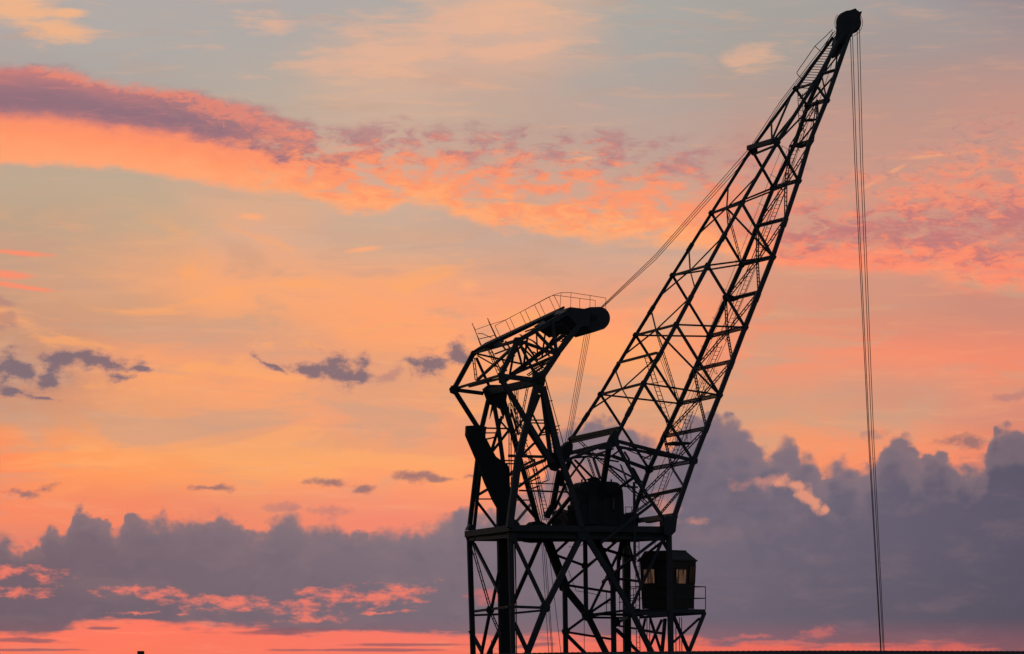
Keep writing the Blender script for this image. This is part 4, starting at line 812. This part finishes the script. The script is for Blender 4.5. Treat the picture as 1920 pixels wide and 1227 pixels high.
# ------------------------------------------------------------------ low shed across the bottom right
def shed():
    e = bpy.data.objects.new('low_shed', None); COL.objects.link(e)
    D0 = 140.0; e.location = at(1500, 1300, D0 - 3); e.location.z = 0
    tag(e, 'long low dark shed roof along the bottom edge, right of the crane legs', 'shed')
    o = Vector(e.location)
    pts = [(790, 1240), (840, 1230.5), (880, 1226.8), (960, 1225.2), (1045, 1223.6), (1150, 1222.4), (1290, 1221.2), (1480, 1220.2), (1600, 1220.2), (1750, 1220.6), (1930, 1221.2), (2100, 1222)]
    ridge = [at(x, y, D0) for x, y in pts]
    def rz(x):
        for a, b in zip(ridge, ridge[1:]):
            if a.x <= x <= b.x: return a.z + (b.z - a.z) * (x - a.x) / (b.x - a.x)
        return ridge[-1].z
    m = MB(); x = ridge[0].x; xs = []
    while x < ridge[-1].x: xs.append(x); x += .09
    rows = []
    for i, x in enumerate(xs):
        z = rz(x) + (.005 if i % 2 else -.005)
        rows.append([Vector((x, D0 - 4, z - 1.1)), Vector((x, D0, z)), Vector((x, D0 + 4, z - 1.1)), Vector((x, D0 + 4, z - 1.16)), Vector((x, D0, z - .06)), Vector((x, D0 - 4, z - 1.16))])
    n = 6
    for r in rows: m.v += r
    for i in range(len(rows) - 1):
        for j in range(n): k = (j + 1) % n; m.f.append((i * n + j, (i + 1) * n + j, (i + 1) * n + k, i * n + k))
    m.f.append(tuple(range(n))); m.f.append(tuple((len(rows) - 1) * n + j for j in range(n)))
    m.build('roof', TILE, e, org=o)
    w = MB(); x0, x1 = xs[0] + .3, xs[-1] - .3
    top = [(x0, rz(x0) - 1.2)] + [(p.x, p.z - 1.2) for p in ridge if x0 < p.x < x1] + [(x1, rz(x1) - 1.2)]
    for ya, yb in ((D0 - 3.7, D0 - 3.5), (D0 + 3.5, D0 + 3.7)):
        ring = [(x1, 0), (x0, 0)] + top
        w.poly([Vector((x, ya, z)) for x, z in ring], [Vector((x, yb, z)) for x, z in ring])
    for xa in (x0, x1 - .2):
        ring = [(D0 - 3.48, 0), (D0 + 3.48, 0), (D0 + 3.48, rz(xa) - 1.2), (D0, rz(xa) - .12), (D0 - 3.48, rz(xa) - 1.2)]
        w.poly([Vector((xa + .01, y, z)) for y, z in ring], [Vector((xa + .19, y, z)) for y, z in ring])
    w.build('wall', WALLM, e, org=o)
    for xd in (2.0, 9.0):
        d = MB(); d.poly([Vector((xd, D0 - 3.76, 0)), Vector((xd + 1.6, D0 - 3.76, 0)), Vector((xd + 1.6, D0 - 3.72, 0)), Vector((xd, D0 - 3.72, 0))], [Vector((xd, D0 - 3.76, 1.3)), Vector((xd + 1.6, D0 - 3.76, 1.3)), Vector((xd + 1.6, D0 - 3.72, 1.3)), Vector((xd, D0 - 3.72, 1.3))])
        d.build('door', DARK, e, org=o)
    p = at(1448, 1219.2, D0 + .2); s = MB(); s.tube(Vector((p.x, p.y, p.z - .12)), p, .02, 6, .006); s.build('ridge_finial', DARK, e, org=o)
shed()

# ------------------------------------------------------------------ cottage whose chimney shows at the bottom left
def cottage():
    D0 = 300.0; p = at(264, 1221, D0)
    e = bpy.data.objects.new('cottage', None); COL.objects.link(e); e.location = (p.x, D0, 0); o = Vector(e.location)
    tag(e, 'cottage below the frame whose small dark chimney pokes up at bottom left', 'house')
    zr = at(264, 1236, D0).z
    r = MB(); x0, x1 = p.x - 5, p.x + 4
    sec = [(D0 - 4, zr - 1.7), (D0, zr), (D0 + 4, zr - 1.7), (D0 + 4, zr - 1.85), (D0, zr - .15), (D0 - 4, zr - 1.85)]
    r.poly([Vector((x0, y, z)) for y, z in sec], [Vector((x1, y, z)) for y, z in sec]); rf = r.build('roof', TILE, e, org=o)
    w = MB(); ring = [(D0 - 3.7, 0), (D0 + 3.7, 0), (D0 + 3.7, zr - 1.75), (D0, zr - .2), (D0 - 3.7, zr - 1.75)]
    w.poly([Vector((x0 + .3, y, z)) for y, z in ring], [Vector((x1 - .3, y, z)) for y, z in ring]); w.build('wall', WALLM, e, org=o)
    c = MB(); h = .23
    sq = lambda hh, z: [Vector((p.x + a * hh, D0 + b * hh, z)) for a, b in ((-1, -1), (1, -1), (1, 1), (-1, 1))]
    c.poly(sq(h * 1.06, zr - .6), sq(h * 1.0, p.z - .06)); c.poly(sq(h * 1.02, p.z - .06), sq(h * .92, p.z)); c.build('chimney', BRICK, rf, org=o)
cottage()
def stack():
    D0 = 900.0; p = at(922, 1200, D0)
    e = MB(); e.tube(Vector((p.x + .05, D0, 0)), Vector((p.x + .05, D0, p.z - .9)), .34, 10, .22)
    e.tube(Vector((p.x - .1, D0, p.z - .9)), Vector((p.x - .1, D0, p.z)), .07, 8); e.tube(Vector((p.x + .2, D0, p.z - .9)), Vector((p.x + .2, D0, p.z)), .07, 8)
    e.tube(Vector((p.x + .05, D0, p.z - 1.0)), Vector((p.x + .05, D0, p.z - .88)), .3, 10)
    b = Vector((p.x, D0, 0)); s = e.build('distant_chimney', BRICK, org=b); s.location = b
    tag(s, 'far thin chimney with two prongs seen between the left tower legs', 'chimney')
stack()
